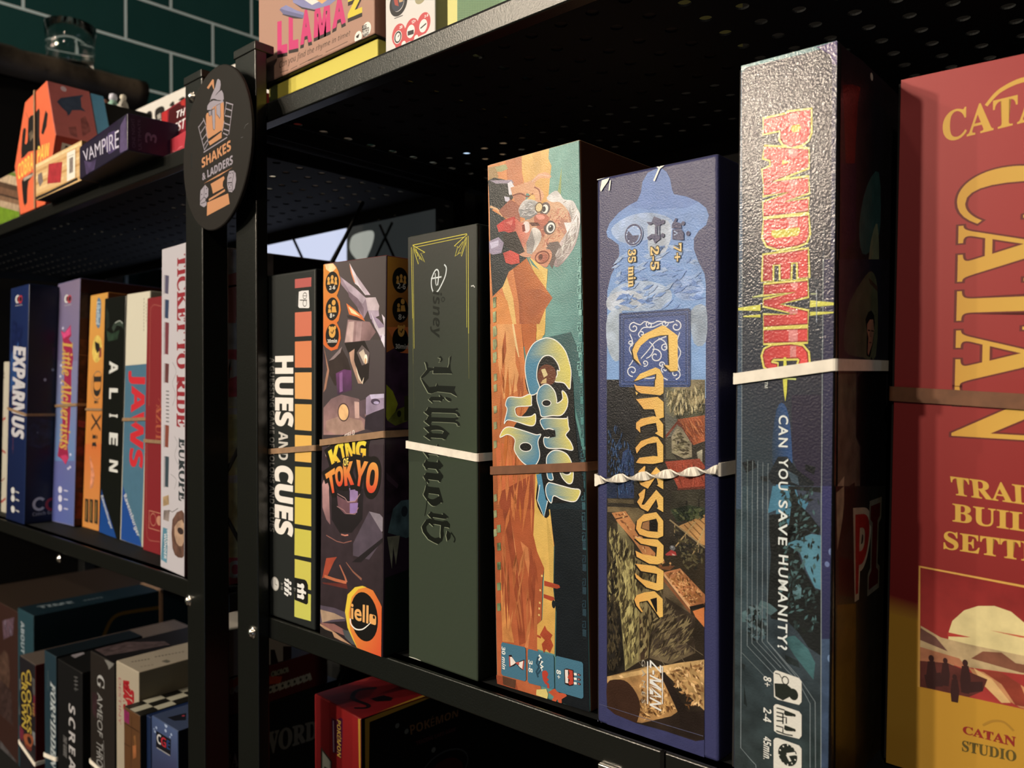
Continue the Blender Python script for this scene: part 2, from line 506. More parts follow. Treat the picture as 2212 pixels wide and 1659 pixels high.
def band(t, label, xl, yl, xr, yr, material, wd=0.0042, th=0.0008, twist=0.0, yb=0.0, group=None, drop=0.0):
    """rubber band round a box: heights read at the two edges of its spine"""
    f = t.faces['front']; a = f.st(xl, yl)[1]; b = f.st(xr, yr)[1]
    g = 0.0006; rr = 0.0014
    loop = []
    def corner(cx, cy, a0, h):
        for i in range(4):
            q = rad(a0 + 30 * i); loop.append((cx + rr * math.cos(q), cy + rr * math.sin(q), h, math.cos(q), math.sin(q)))
    W_, D_ = t.w, t.d; ins = rr - g - th / 2
    N = 40
    def run(p, q, h0, h1, nx, ny):
        for i in range(1, N): 
            k = i / N; loop.append((p[0] + (q[0] - p[0]) * k, p[1] + (q[1] - p[1]) * k, h0 + (h1 - h0) * k, nx, ny))
    e = g + th / 2
    c0 = a + yb; c1 = b + yb
    corner(ins, ins, 180, a); run((ins, -e), (W_ - ins, -e), a, b, 0, -1)
    corner(W_ - ins, ins, 270, b); run((W_ + e, ins), (W_ + e, D_ - ins), b, c1, 1, 0)
    corner(W_ - ins, D_ - ins, 0, c1); run((W_ - ins, D_ + e), (ins, D_ + e), c1, c0, 0, 1)
    corner(ins, D_ - ins, 90, c0); run((-e, D_ - ins), (-e, ins), c0, a, -1, 0)
    V_ = []; F_ = []; n = len(loop)
    for i, (s, d, h, nx, ny) in enumerate(loop):
        c = t.o + t.u * s + t.n * d + t.v * (h - drop * 0)
        out = t.u * nx + t.n * ny
        tang = (t.u * -ny + t.n * nx)
        ang = 0.0; lift = 0.0
        if twist and 3 < i < 4 + N:
            k = (i - 4) / N; ang = twist * math.pi * k; lift = abs(math.sin(ang)) * wd * 0.30
        up = t.v * math.cos(ang) + out * math.sin(ang); ot = out * math.cos(ang) - t.v * math.sin(ang)
        c = c + out * lift
        for p, q in ((-1, -1), (1, -1), (1, 1), (-1, 1)):
            V_.append(c + up * (p * wd * (0.36 if twist and 3 < i < 4 + N else 0.5)) + ot * (q * th / 2))
    for i in range(n):
        j = (i + 1) % n
        for k in range(4): F_.append((i * 4 + k, i * 4 + (k + 1) % 4, j * 4 + (k + 1) % 4, j * 4 + k))
    o = link_mesh('rubber_band', V_, F_, material, origin=t.o + t.v * a, smooth=False)
    return tag(o, label, 'rubber band', group)
# ------------------------------------------------------------------ the room
ZR, ZL = -0.1688, -0.1675           # shelf boards that carry the boxes
ZT = 0.2068                         # top boards
FLOOR = -1.32
floor_m = mat('dark_floor', (0.03, 0.024, 0.02), rough=0.5, mottle=0.3, mscale=6)
dark_m = mat('dark_paint', (0.004, 0.0038, 0.0036), rough=0.8, spec=0.1)
structure('floor', *boxvf((-2.4, -3.2, FLOOR - 0.05), (2.2, 1.9, FLOOR)), floor_m)
structure('wall_blackout', *boxvf((-1.74, 0.88, FLOOR), (0.6, 0.92, 0.325)), dark_m)  # unseen dark partition added to black out the tiles behind the shelves
structure('wall_back', *boxvf((-2.4, 1.85, FLOOR), (2.2, 1.95, 2.0)), dark_m)

def tile_material():
    M = bpy.data.materials.new('green_metro_tile'); M.use_nodes = True
    nt = M.node_tree; b = nt.nodes['Principled BSDF']
    tc = nt.nodes.new('ShaderNodeTexCoord')
    mp = nt.nodes.new('ShaderNodeMapping'); mp.inputs['Location'].default_value = (TILE_U, TILE_V, 0)
    nt.links.new(tc.outputs['UV'], mp.inputs['Vector'])
    br = nt.nodes.new('ShaderNodeTexBrick')
    br.offset = 0.5; br.offset_frequency = 2; br.squash = 1.0
    br.inputs['Scale'].default_value = 1.0
    br.inputs['Brick Width'].default_value = 0.2; br.inputs['Row Height'].default_value = 0.1
    br.inputs['Mortar Size'].default_value = 0.003; br.inputs['Mortar Smooth'].default_value = 0.1; br.inputs['Bias'].default_value = 0.0
    br.inputs['Color1'].default_value = (0.014, 0.062, 0.064, 1); br.inputs['Color2'].default_value = (0.019, 0.076, 0.078, 1)
    br.inputs['Mortar'].default_value = (0.66, 0.84, 0.92, 1)
    nt.links.new(mp.outputs[0], br.inputs['Vector'])
    nt.links.new(br.outputs['Color'], b.inputs['Base Color'])
    mr = nt.nodes.new('ShaderNodeMapRange'); mr.inputs[3].default_value = 0.18; mr.inputs[4].default_value = 0.8
    nt.links.new(br.outputs['Fac'], mr.inputs[0]); nt.links.new(mr.outputs[0], b.inputs['Roughness'])
    n = nt.nodes.new('ShaderNodeTexNoise'); n.inputs['Scale'].default_value = 9.0
    nt.links.new(tc.outputs['UV'], n.inputs['Vector'])
    mx = nt.nodes.new('ShaderNodeMath'); mx.operation = 'MULTIPLY_ADD'; mx.inputs[1].default_value = -1.5
    nt.links.new(br.outputs['Fac'], mx.inputs[0]); nt.links.new(n.outputs['Fac'], mx.inputs[2])
    bp = nt.nodes.new('ShaderNodeBump'); bp.inputs['Strength'].default_value = 0.5; bp.inputs['Distance'].default_value = 0.002
    nt.links.new(mx.outputs[0], bp.inputs['Height']); nt.links.new(bp.outputs[0], b.inputs['Normal'])
    return M
WA = rad(3.0)                       # the tiled wall runs away from the shelves, 3 degrees off square
WD = Vector((math.sin(WA), math.cos(WA), 0)); WN = Vector((math.cos(WA), -math.sin(WA), 0))
W0 = Vector((-1.8, 0.8, 0))
TILE_U, TILE_V = 0.0, 0.0
a0 = W0 - WD * 4.0; a1 = W0 + WD * 1.06
vv = [a0 + Vector((0, 0, FLOOR)), a1 + Vector((0, 0, FLOOR)), a1 + Vector((0, 0, 2.0)), a0 + Vector((0, 0, 2.0))]
vv += [p - WN * 0.08 for p in vv]
TILE_U = 0.0
wl = structure('wall_left', vv, [(0, 1, 2, 3), (5, 4, 7, 6), (4, 0, 3, 7), (1, 5, 6, 2), (3, 2, 6, 7), (4, 5, 1, 0)], None)
uvl = wl.data.uv_layers.new(name='UVMap')
for lp in wl.data.loops:
    p = Vector(wl.data.vertices[lp.vertex_index].co) + wl.location - W0
    uvl.data[lp.index].uv = (p.dot(WD), p.z)
TILE_U = 0.1 - (-0.035) + 0.0; TILE_V = 0.1 * 10 - 0.771
wl.data.materials.clear(); wl.data.materials.append(tile_material())

# bar counter under the tiles: live-edge slab on a dark body
cb = empty('bar_counter', W0 + WN * 0.1 + Vector((0, 0, FLOOR)), 'dark bar counter with a rough live-edge wooden top before the green tiles', 'counter')
def wallpt(a, b, z): return W0 + WD * a + WN * b + Vector((0, 0, z))
wood_m = mat('live_edge_wood', (0.042, 0.032, 0.022), rough=0.6, bump=0.9, bscale=60, bdet=6, mottle=0.6, mscale=14)
top = []; n_ = 90; rng = random.Random(3)
prof = []
for i in range(n_ + 1):
    a = -1.6 + i / n_ * 1.54
    e = 0.195 + 0.008 * math.sin(a * 9) + rng.uniform(-0.002, 0.002)
    prof.append((a, e))
V_ = []; F_ = []
for a, e in prof:
    dz = rng.uniform(-0.0015, 0.0015)
    for b, z in ((0.002, 0.622), (e - 0.012, 0.622 + dz), (e, 0.612 + dz), (e + 0.004, 0.595 + dz), (e - 0.010, 0.574 + dz), (0.002, 0.572)):
        V_.append(wallpt(a, b, z))
for i in range(n_):
    for k in range(6): F_.append((i * 6 + k, (i + 1) * 6 + k, (i + 1) * 6 + (k + 1) % 6, i * 6 + (k + 1) % 6))
F_ += [tuple(range(6)), tuple(range(n_ * 6, n_ * 6 + 6))[::-1]]
link_mesh('counter_top', V_, F_, wood_m, cb, smooth=True)
bv = [wallpt(a, b, z) for z in (FLOOR, 0.572) for a, b in ((-1.6, 0.002), (-0.10, 0.002), (-0.10, 0.16), (-1.6, 0.16))]
link_mesh('cabinet_body', bv, [(0, 3, 2, 1), (4, 5, 6, 7), (0, 1, 5, 4), (1, 2, 6, 5), (2, 3, 7, 6), (3, 0, 4, 7)], dark_m, cb)

# drinking glass on the counter
gl = bpy.data.materials.new('clear_glass'); gl.use_nodes = True
gb = gl.node_tree.nodes['Principled BSDF']
gb.inputs['Transmission Weight'].default_value = 1.0; gb.inputs['Roughness'].default_value = 0.03; gb.inputs['IOR'].default_value = 1.45
gb.inputs['Base Color'].default_value = (0.93, 0.96, 0.95, 1)
gx = wallpt(-0.185, 0.125, 0.6235)
gm = MB(); nn = 40
profg = [(0.0, 0.0), (0.036, 0.0), (0.040, 0.004), (0.043, 0.045), (0.046, 0.088), (0.0445, 0.089), (0.0405, 0.045), (0.037, 0.014), (0.0, 0.011)]
Vg = []; Fg = []
for r_, h_ in profg:
    for i in range(nn):
        t = 2 * math.pi * i / nn; Vg.append(gx + Vector((r_ * math.cos(t), r_ * math.sin(t), h_)))
for k in range(len(profg) - 1):
    for i in range(nn): Fg.append((k * nn + i, k * nn + (i + 1) % nn, (k + 1) * nn + (i + 1) % nn, (k + 1) * nn + i))
g_o = link_mesh('drinking_glass', Vg, Fg, gl, smooth=True, origin=gx)
tag(g_o, 'clear glass tumbler standing on the wooden counter top by the green tiles', 'glass')

# ------------------------------------------------------------------ steel shelving units
def perforated(x0, x1, y0, y1, z, hx, sx, hy, sy, r, th=0.0012, ymin=None, ymax=None):
    """sheet with a grid of round holes"""
    M_ = MB(); n = 16
    ks = range(math.ceil((x0 + 0.014 - hx) / sx), math.floor((x1 - 0.014 - hx) / sx) + 1)
    js = range(math.ceil(((ymin or y0 + 0.04) - hy) / sy), math.floor(((ymax or y1 - 0.03) - hy) / sy) + 1)
    xa = hx + sx * ks[0] - sx / 2; xb = hx + sx * ks[-1] + sx / 2; ya = hy + sy * js[0] - sy / 2; yb = hy + sy * js[-1] + sy / 2
    for k in ks:
        for j in js:
            cx, cy = hx + sx * k, hy + sy * j; v = []; f = []
            for zz in (z, z - th):
                for i in range(n):
                    t = 2 * math.pi * (i + 0.5) / n; c, s = math.cos(t), math.sin(t); q = max(abs(c), abs(s))
                    v.append((cx + c / q * sx / 2, cy + s / q * sy / 2, zz))
                for i in range(n):
                    t = 2 * math.pi * (i + 0.5) / n; v.append((cx + r * math.cos(t), cy + r * math.sin(t), zz))
            for i in range(n):
                j2 = (i + 1) % n
                f.append((i, j2, n + j2, n + i)); f.append((2 * n + i, 3 * n + i, 3 * n + j2, 2 * n + j2)); f.append((n + i, n + j2, 3 * n + j2, 3 * n + i))
            # square corners of the cell
            for zz, o in ((z, 0), (z - th, 2 * n)):
                for q in range(4):
                    a = [i for i in range(n)]
            M_.add((v, f))
            for sxn, syn, ia, ib in ((1, 1, 1, 2), (-1, 1, 5, 6), (-1, -1, 9, 10), (1, -1, 13, 14)):
                for zz in (z, z - th):
                    pa = [math.cos(2 * math.pi * (i + .5) / n) for i in (ia, ib)]; pb = [math.sin(2 * math.pi * (i + .5) / n) for i in (ia, ib)]
                    tri = []
                    for c, s in zip(pa, pb):
                        q = max(abs(c), abs(s)); tri.append((cx + c / q * sx / 2, cy + s / q * sy / 2, zz))
                    tri.insert(1, (cx + sxn * sx / 2, cy + syn * sy / 2, zz))
                    M_.add((tri, [(0, 1, 2)]))
    M_.box((x0, y0, z - th), (x1, ya, z)); M_.box((x0, yb, z - th), (x1, y1, z))
    M_.box((x0, ya, z - th), (xa, yb, z)); M_.box((xb, ya, z - th), (x1, yb, z))
    return M_
def rack(label, x0, x1, posts_x, ylip, ypost, yb, tops, holes, bx0=None, zpost=0.2475):
    t = empty('shelving_unit', ((x0 + x1) / 2, (ylip + yb) / 2, FLOOR), label, 'shelving unit', None)
    for (a, b) in posts_x:
        m_ = MB().box((a, ypost, FLOOR), (b, ylip + 0.0005, zpost)); o = bevel(m_.build('post', METAL, t), 0.0012)
        c_ = MB().box((a - 0.0008, ypost - 0.0008, zpost - 0.004), (b + 0.0008, ylip + 0.006, zpost + 0.0025)); c = bevel(link_mesh('post_cap', c_.v, c_.f, METAL, None), 0.0008)
        c.location = (0, 0, 0)
        for v in c.data.vertices: v.co = Vector(v.co) - Vector(t.location)
        c.parent = t
        m_ = MB().box((a, yb - 0.012, FLOOR), (b, yb + 0.006, zpost)); bevel(m_.build('post', METALIN, t), 0.001)
    for zt, perf, hl in tops:
        if perf: M_ = perforated(bx0 or x0, x1, ylip, yb, zt, *holes)
        else: M_ = MB().box((x0, ylip + 0.002, zt - 0.0012), (x1, yb, zt))
        M_.build('shelf_board', METALIN, t)
        l = MB().box((x0, ylip, zt - hl), (x1, ylip + 0.010, zt))
        bevel(l.build('shelf_lip', METAL, t), 0.0011)
        l = MB().box((x0, yb - 0.002, zt - hl), (x1, yb, zt)); l.box((x0, ylip + 0.012, zt - hl), (x0 + 0.0015, yb - 0.004, zt - 0.002)); l.box((x1 - 0.0015, ylip + 0.012, zt - hl), (x1, yb - 0.004, zt - 0.002))
        l.build('shelf_flange', METALIN, t)
    return t
def bolt(t, p, n=(0, -1, 0), r=0.0036):
    m_ = MB().lathe(p, [(r * 1.35, 0), (r * 1.35, 0.0006), (r, 0.0007), (r * 0.93, 0.0016), (r * 0.6, 0.0026), (r * 0.25, 0.003), (0.0003, 0.0031)], n, 20)
    return m_.build('bolt_head', CHROME, t, smooth=True)
HR = (-0.4943, 0.02177, 0.4574, 0.0242, 0.0038)
HL = (-0.7357, 0.0229, 0.4090, 0.0248, 0.0038)
rr = rack('black steel shelving unit carrying the seven biggest upright game boxes and the red card box', -0.5445, 0.42, [(-0.545, -0.5165), (0.395, 0.423)], 0.3200, 0.311, 0.625,
          [(ZT, True, 0.0138), (ZR, False, 0.0157), (-0.514, False, 0.0157)], HR, -0.5935)
rl = rack('black steel shelving unit carrying the slim navy, lavender, orange, cream and white boxes', -1.60, -0.5950, [(-1.60, -1.572), (-0.6222, -0.5945)], 0.3320, 0.311, 0.600,
          [(ZT, True, 0.0138), (ZL, False, 0.0157), (-0.525, False, 0.0157)], HL)
for x, y, Y, t in ((415, 209, 0.311, rl), (408, 1297, 0.311, rl), (128, 1207, 0.332, rl), (545, 1366, 0.311, rr)):
    bolt(t, onY(x, y, Y))
# slot between the lip plates and the lower bolts of the near unit
sl = MB(); a = onY(1431, 1640, 0.3196)
sl.box((a.x - 0.0011, 0.3192, ZR - 0.0157), (a.x + 0.0011, 0.3215, ZR + 0.0002)); sl.build('lip_joint', dark_m, rr)
pl = MB(); b = onY(1310, 1655, 0.3195); pl.box((b.x - 0.004, 0.3175, b.z - 0.006), (b.x + 0.008, 0.3215, b.z + 0.001)); bevel(pl.build('clip_plate', CHROME, rr), 0.0008)
# thin diagonal bracing
br_m = mat('black_wire', (0.012, 0.012, 0.012), rough=0.35, spec=0.5)
def brace(t, p, q, r=0.0017): MB().rod(p, q, r).build('brace_rod', br_m, t)
def ext(p, q, z0, z1):
    d = q - p; return p + d * ((z0 - p.z) / d.z), p + d * ((z1 - p.z) / d.z)
for (a, b) in (((577, 392), (654, 560)), ((772, 463), (718, 560))):
    brace(rl, *ext(onY(*a, 0.598), onY(*b, 0.598), ZL, 0.195))
for (a, b) in (((847, 481), (814, 549)), ((821, 488), (847, 547))):
    brace(rr, *ext(onY(*a, 0.622), onY(*b, 0.622), ZR, 0.195))
for (a, b) in (((464, 1070), (512, 975)), ((464, 1070), (512, 1160))):
    p, q = onX(*a, -0.597), onX(*b, -0.597); d = (q - p).normalized()
    s = ((0.195 if d.z > 0 else ZL) - p.z) / d.z
    brace(rl, p, p + d * min(s, 0.30))
for (a, b) in (((741, 1440), (720, 1486)), ((642, 1402), (588, 1524)), ((676, 1590), (643, 1659))):
    brace(rr, *ext(onY(*a, 0.622), onY(*b, 0.622), -0.53, -0.19))
# ------------------------------------------------------------------ boxes on the near unit's middle board
BLK = '14130f'
# ---- black box with the column of colour squares
b = gbox('black game box with a column of squares fading from red to yellow, white lettering', (-0.5469, 0.3219, -0.02, -0.53, 0.01, 0.0850, 0.2496), ZR, 0.262,
         dict(all='20221e', top='1c1d1a', side_b='151613'), 'satin', r=0.0016)
use(b, 'front', 'colour_squares'); TR(560, 540, 3.606)
G('b95a50', '278,228 406,212 405,285 278,298'); G('d07052', '278,487 407,478 407,668 278,676'); G('dc8050', '278,714 407,707 407,916 278,916')
G('e6a25a', '278,955 408,953 408,1165 278,1158'); G('e2a853', '278,1200 408,1203 407,1410 278,1400'); G('e8b256', '278,1440 408,1447 405,1657 278,1645')
TR(560, 960, 3.456)
G('d8b64c', '268,165 388,172 388,373 266,360'); G('dabf4b', '266,392 388,408 388,612 265,592'); G('cfc04e', '265,625 388,645 387,848 263,825')
G('cfc052', '265,855 387,882 386,1088 264,1058'); G('cac256', '264,1092 386,1120 385,1320 262,1286')
part('title_lettering'); TR(560, 540, 3.606)
V('HUES', 128, 834, 260, 1372, 'f0e2cc', 'b', 0.035); V('AND', 152, 1414, 222, 1640, 'd0c4b0', 'b', 0.01)
TR(560, 960, 3.456); V('CUES', 120, 158, 247, 685, 'f0e2cc', 'b', 0.035)
p0 = px(84, 655)
TR(); y0 = 540 + 838 / 3.606
V('A GUESSING GAME OF COLORS AND CLUES', 560 + 82 / 3.606, y0, 560 + 117 / 3.606, p0[1], '8c8577', 'b', 0.0)
part('publisher_mark'); TR(560, 540, 3.606)
G('e9dfd0', '308,326 330,318 385,314 392,440 386,453 312,452 303,440'); ring('2a2a26', 355, 357, 16, 27, 0.5); ring('2a2a26', 355, 415, 16, 27, 0.5); L('2a2a26', '316,391 372,391', 0.6); L('2a2a26', '340,357 370,357', 0.4)
[L('4a4a44', f'291,{y} 290,{y+8}', 0.6) for y in range(350, 440, 13)]
part('player_icons'); TR(560, 960, 3.456)
G(BLK, '264,994 340,1010 352,1020 364,1050 364,1185 352,1196 264,1160', 0)
for y in (1058, 1098, 1138): E('efe6d6', 322, y, 14, 20); G('efe6d6', f'284,{y-22} 312,{y-10} 312,{y+14} 284,{y+6}')
E('efe6d6', 342, 1108, 8, 12)
V('8+', 258, 1068, 274, 1100, '8d8779')
for y in (1022, 1062, 1100):
    L('e6ddcd', f'190,{y-16} 222,{y+6} 212,{y+28} 186,{y+8}', 1.6); E('e6ddcd', 232, y + 14, 9, 13); E('e6ddcd', 214, y - 6, 9, 13)
V('3-10', 162, 1030, 176, 1088, '8d8779')
E('a89f8e', 118, 1040, 30, 52); E('cfc6b4', 118, 1040, 25, 44); L('3a3832', '118,1008 118,1042 134,1052', 0.4)
band(b, 'tan rubber band round the black box with the column of colour squares', 584, 984, 686, 968, RUB_T, 0.0040)

# ---- orange-badged monster box
b = gbox('dark game box with a horned robot, orange badges and a round orange drop logo', (-0.4500, 0.3171, 0.12, -1.21, 0.07, 0.0651, 0.2493), ZR, 0.249,
         dict(all='453836', front='4a3d3a', top='8a3a30', side_b='30202c'), 'satin', r=0.0010)
use(b, 'front', 'robot_artwork'); TR(560, 540, 3.606)
patch('499,112 990,42 990,900 499,900', ('5b4d48', '4b403c', '443832', '4c3f3d'))
G('4e4340', '499,700 990,700 985,1700 497,1700', g=('3a2d30', 740, 900, 740, 1700))
pen.m = 0.25
G('9a8288', '600,170 640,215 830,372 850,460 810,545 760,440 690,330 640,270'); G('b9a2a6', '640,215 740,290 832,375 806,420 700,320')
G('7c646a', '690,318 770,380 815,455 812,520 770,455 700,365')
G('e2d0cc', '703,102 752,190 866,350 826,350 770,280 745,262'); G('e58a5c', '701,104 748,258 738,250 712,170'); G('c7b0b2', '752,190 866,350 830,350 775,270')
G('cbb4b0', '828,372 906,368 935,436 925,500 866,476 846,470'); G('b39ca4', '846,470 930,470 934,512 868,540'); G('a890a0', '864,500 930,540 992,610 992,800 946,690 902,600 880,560'); G('d6c4c2', '868,480 905,560 930,610 975,600 955,500 992,545 992,660 940,668 900,600')
G('e0d2d4', '960,650 992,690 992,790 948,700')
G('e2793f', '678,415 738,460 800,510 824,556 760,520 700,502'); G('f6d79c', '694,440 740,474 790,520 716,490'); G('3a2c2a', '682,508 760,522 828,560 800,560 690,530')
G('a37f78', '690,542 860,560 908,640 860,704 664,722', g=('7c5c58', 780, 560, 880, 700)); G('c9a79a', '696,560 740,556 728,716 668,716'); G('b08d86', '760,560 800,562 790,706 748,712')
G('221815', '664,726 820,706 862,800 852,1000 810,1046 770,1000 740,860 700,820'); G('352823', '540,860 640,760 690,850 720,960 590,1060 540,960')
G('8f7a74', '540,864 600,800 645,752 632,800 580,850'); G('b78d72', '700,800 742,770 738,860 772,980 806,1042 770,1040 742,960 712,870'); G('e6cfae', '752,900 770,1000 806,1046 816,990 798,1030 770,960')
G('6a5a54', '760,800 800,740 860,800 850,880 800,900'); G('cdb69a', '776,800 812,772 842,860 816,884'); E('f7e8c8', 830, 850, 13, 38); E('d9a878', 828, 866, 8, 24)
G('6b3a62', '596,962 660,930 718,938 722,1090 660,1110 610,1130', g=('3f2a3a', 640, 960, 640, 1130)); G('8d5b86', '624,960 648,950 650,1100 626,1110')
G('7d5f5c', '500,1230 560,1160 640,1126 776,1160 832,1290 818,1400 700,1440 500,1440', g=('a97f74', 660, 1150, 660, 1440)); G('5f4a4c', '770,1180 836,1160 822,1290 836,1330 780,1290')
G('a88470', '520,1330 640,1290 800,1330 822,1400 600,1440 520,1400')
ring('4a332c', 656, 1264, 46, 72, 0.7); E('f2bb7c', 656, 1264, 38, 62); G('caa190', '740,1180 778,1184 780,1310 746,1310')
G('9c8796', '832,1150 862,1126 990,1120 990,1230 900,1260 830,1290'); G('c9b9c8', '862,1126 990,1118 990,1150 870,1160'); E('4a3b4a', 905, 1182, 36, 24); E('b7a5bc', 912, 1190, 22, 12)
G('2c2228', '826,1300 900,1262 990,1226 988,1400 900,1420 820,1390'); G('46353a', '499,760 520,860 500,1010'); G('a8775c', '500,740 545,940 520,1080 500,1110 516,1000 530,930')
TR(560, 960, 3.456)
G('3b2d30', '470,0 940,0 935,1590 916,1597 452,1415 462,300', g=('2a1f20', 700, 300, 700, 1300)); pen.m = 0.2
G('c08f86', '470,300 512,180 526,240 520,340 530,600 500,560 472,470', g=('7d5a58', 500, 300, 500, 600)); G('221a1c', '540,330 780,330 770,560 690,660 600,660 540,560', g=('1b1516', 660, 330, 660, 660))
G('6e4a4e', '580,380 650,420 700,430 740,380 724,480 700,520 640,520 590,470'); G('9a7ca0', '650,330 734,322 738,400 712,426 676,424 676,345'); G('9273a0', '676,440 738,436 730,510 676,520'); L('b48a80', '584,368 640,400 660,430 716,424 752,370', 0.5); L('a87a70', '580,462 630,490 650,516 716,520 740,470', 0.5)
L('8d5a4c', '500,678 580,724 630,736 690,720', 0.6); L('d0826a', '612,672 640,680 664,676', 0.9)
G('877a7c', '818,500 900,520 934,560 934,640 900,660 860,580'); G('52454c', '700,740 820,500 935,690 820,860 700,830'); G('1e1718', '690,880 930,690 930,720 760,880')
G('a2452e', '470,1000 500,850 580,840 560,870 510,980'); L('c06a44', '486,984 570,1012 650,1032', 2.0); G('642a22', '470,1030 650,1040 660,1080 480,1040'); L('b4694a', '600,900 640,990 652,1030', 1.0, w2=2.0); L('8d5a44', '648,880 700,950 764,1008', 0.6, w2=1.6)
G('53464e', '456,1200 560,1220 660,1260 640,1320 456,1330'); G('a98a6c', '454,1232 560,1260 640,1300 540,1310 470,1330'); G('8c5d52', '456,1330 560,1340 680,1410 676,1440 620,1420 500,1370')
G('b58a66', '452,1336 480,1352 560,1400 650,1470 690,1500 620,1470 560,1440 545,1400 490,1380 452,1350'); G('4a4c4a', '620,1380 680,1396 720,1500 690,1490 640,1440'); G('1d1715', '452,1360 490,1384 545,1404 566,1462 640,1490 720,1526 700,1530 452,1415')
pen.m = 0.0
part('badges'); TR(560, 540, 3.606)
G('dd8a36', '499,110 574,102 600,130 618,170 634,240 622,310 604,356 628,400 636,470 618,550 604,566 630,620 636,690 610,770 560,786 520,760 499,735', g=('d9662c', 540, 200, 560, 780)); G('f2cf98', '512,112 575,104 600,140 560,180 520,150', m=0.3)
for y, ry in ((254, 86), (460, 90), (667, 92)): E('15110d', 568, y, 52, ry)
def badge_icons(cx, o):
    E('e0a24a', cx, 214 + o, 11, 18); G('e0a24a', f'{cx-14},{262+o} {cx-8},{232+o} {cx+8},{232+o} {cx+14},{262+o}')
    for s in (-28, 28): E('e0a24a', cx + s, 226 + o, 10, 17); G('e0a24a', f'{cx+s-12},{270+o} {cx+s-8},{244+o} {cx+s+8},{242+o} {cx+s+12},{270+o}')
    E('e0a24a', cx + 12, 410 + o, 15, 22); G('e0a24a', f'{cx-4},{486+o} {cx-2},{440+o} {cx+26},{438+o} {cx+34},{486+o}'); E('e0a24a', cx - 20, 440 + o, 11, 17); G('e0a24a', f'{cx-32},{490+o} {cx-30},{460+o} {cx-12},{460+o} {cx-6},{488+o}')
    E('e0a24a', cx, 640 + o, 26, 44); E('e0a24a', cx - 20, 606 + o, 9, 14); E('e0a24a', cx + 22, 604 + o, 9, 14); L('15110d', f'{cx-10},{636+o} {cx},{652+o} {cx+14},{622+o}', 0.8)
badge_icons(568, 0)
H('2-6', 545, 310, 592, 276, 'f2e6d0', 'b', 0.0); H('8+', 550, 528, 588, 492, 'f2e6d0'); H('30min', 530, 724, 606, 692, 'f2e6d0')
part('title_lettering'); TR(560, 960, 3.456)
G('9a2c24', '490,60 510,40 520,90 500,100')
T('RICHARD', '498,92 560,10 552,-30 488,50', 'e8d4c0', 'b', 0.0); 
T('GARFIELD', '584,-8 712,-70 712,-112 580,-44', 'e8d4c0', 'b', 0.0)
for ch, q in (('K', '553,180 615,146 590,2 518,56'), ('I', '624,142 650,132 624,-14 596,2'), ('N', '656,122 716,108 712,-24 640,-12'), ('G', '726,106 790,112 796,-22 724,-26')):
    T(ch, q, 'e2a233', 'b', 0.03, ol='17110d', olw=0.16, col2='ecd23e')
for ch, q in (('K', '553,180 615,146 590,2 518,56'), ('I', '624,142 650,132 624,-14 596,2'), ('N', '656,122 716,108 712,-24 640,-12'), ('G', '726,106 790,112 796,-22 724,-26')):
    T(ch, q, 'e5a833', 'b', 0.03, col2='f0d83e')
TOK = (('T', '532,362 572,350 560,184 496,226'), ('O', '578,314 626,302 624,158 562,182'), ('K', '640,304 702,294 692,132 628,146'), ('Y', '716,296 768,312 806,136 730,122'), ('O', '792,346 872,362 896,152 816,134'))
for ch, q in TOK: T(ch, q, 'd8452a', 'b', 0.03, ol='17110d', olw=0.16)
for ch, q in TOK: T(ch, q, 'd9452a', 'b', 0.03, col2='e89a44')
T('OF', '632,160 668,152 664,100 626,108', 'f0d060', 'b', 0.02, ol='17110d', olw=0.12)
part('publisher_logo')
G('e08c38', '640,1250 660,1120 715,1066 770,1056 850,1090 900,1180 925,1236 920,1597 735,1528 700,1460 660,1370', 0, g=('d8522c', 660, 1250, 900, 1500))
G('e6c23c', '640,1250 660,1120 715,1066 770,1056 800,1066 740,1080 690,1140 668,1260 680,1390 720,1490 735,1528 700,1460 660,1370')
E('100d0a', 782, 1286, 105, 182)
T('iell', '688,1300 812,1336 814,1206 688,1184', 'e9a85e', '', 0.02); R('eba65a', 822, 1262, 872, 1352, 1.4); E('100d0a', 856, 1290, 8, 13)
L('f3e8d2', '680,1300 684,1340 720,1378 770,1380 816,1346 830,1330', 1.3, sm=1, w2=0.4)
use(b, 'side', 'cover_artwork'); TR(560, 540, 3.606)
patch('996,40 1250,70 1250,820 992,800', ('c98a30', '8a4a20', '6a3a1c', 'b0622c'))
G('d8743a', '992,600 1100,800 1250,830 1250,600'); G('3a2434', '990,800 1060,760 1100,800 1300,820 1300,1400 985,1380', m=0.4)
for y, ry in ((236, 100), (468, 98), (700, 96)): E('15110d', 1100, y, 62, ry)
badge_icons(1106, -8)
H('2-6', 1076, 300, 1140, 264, 'd8ccb4'); H('8+', 1084, 542, 1136, 504, 'd8ccb4'); H('30min', 1060, 768, 1160, 734, 'd8ccb4')
G('8b8c22', '990,1048 1040,1100 1080,1200 1060,1260 1000,1330 988,1300', m=0.3); G('5d5f22', '1000,1330 1080,1240 1160,1210 1160,1330 1060,1370', m=0.5); E('1d1d14', 1090, 1276, 16, 26); G('3a3a18', '1130,1140 1300,1100 1300,1340 1130,1330')
TR(560, 960, 3.456)
G('2b1a24', '940,0 1200,0 1200,450 940,520', m=0.6); G('46303a', '950,210 1040,300 1030,330 950,260'); G('4e6262', '1000,480 1060,420 1200,400 1200,640 1100,700 960,660', m=0.5); E('2a3034', 1084, 500, 24, 40); G('8f8a70', '955,690 1050,680 1020,900 1000,760 990,930', m=0.4); G('0f1a14', '940,1000 1200,900 1200,1500 930,1580')
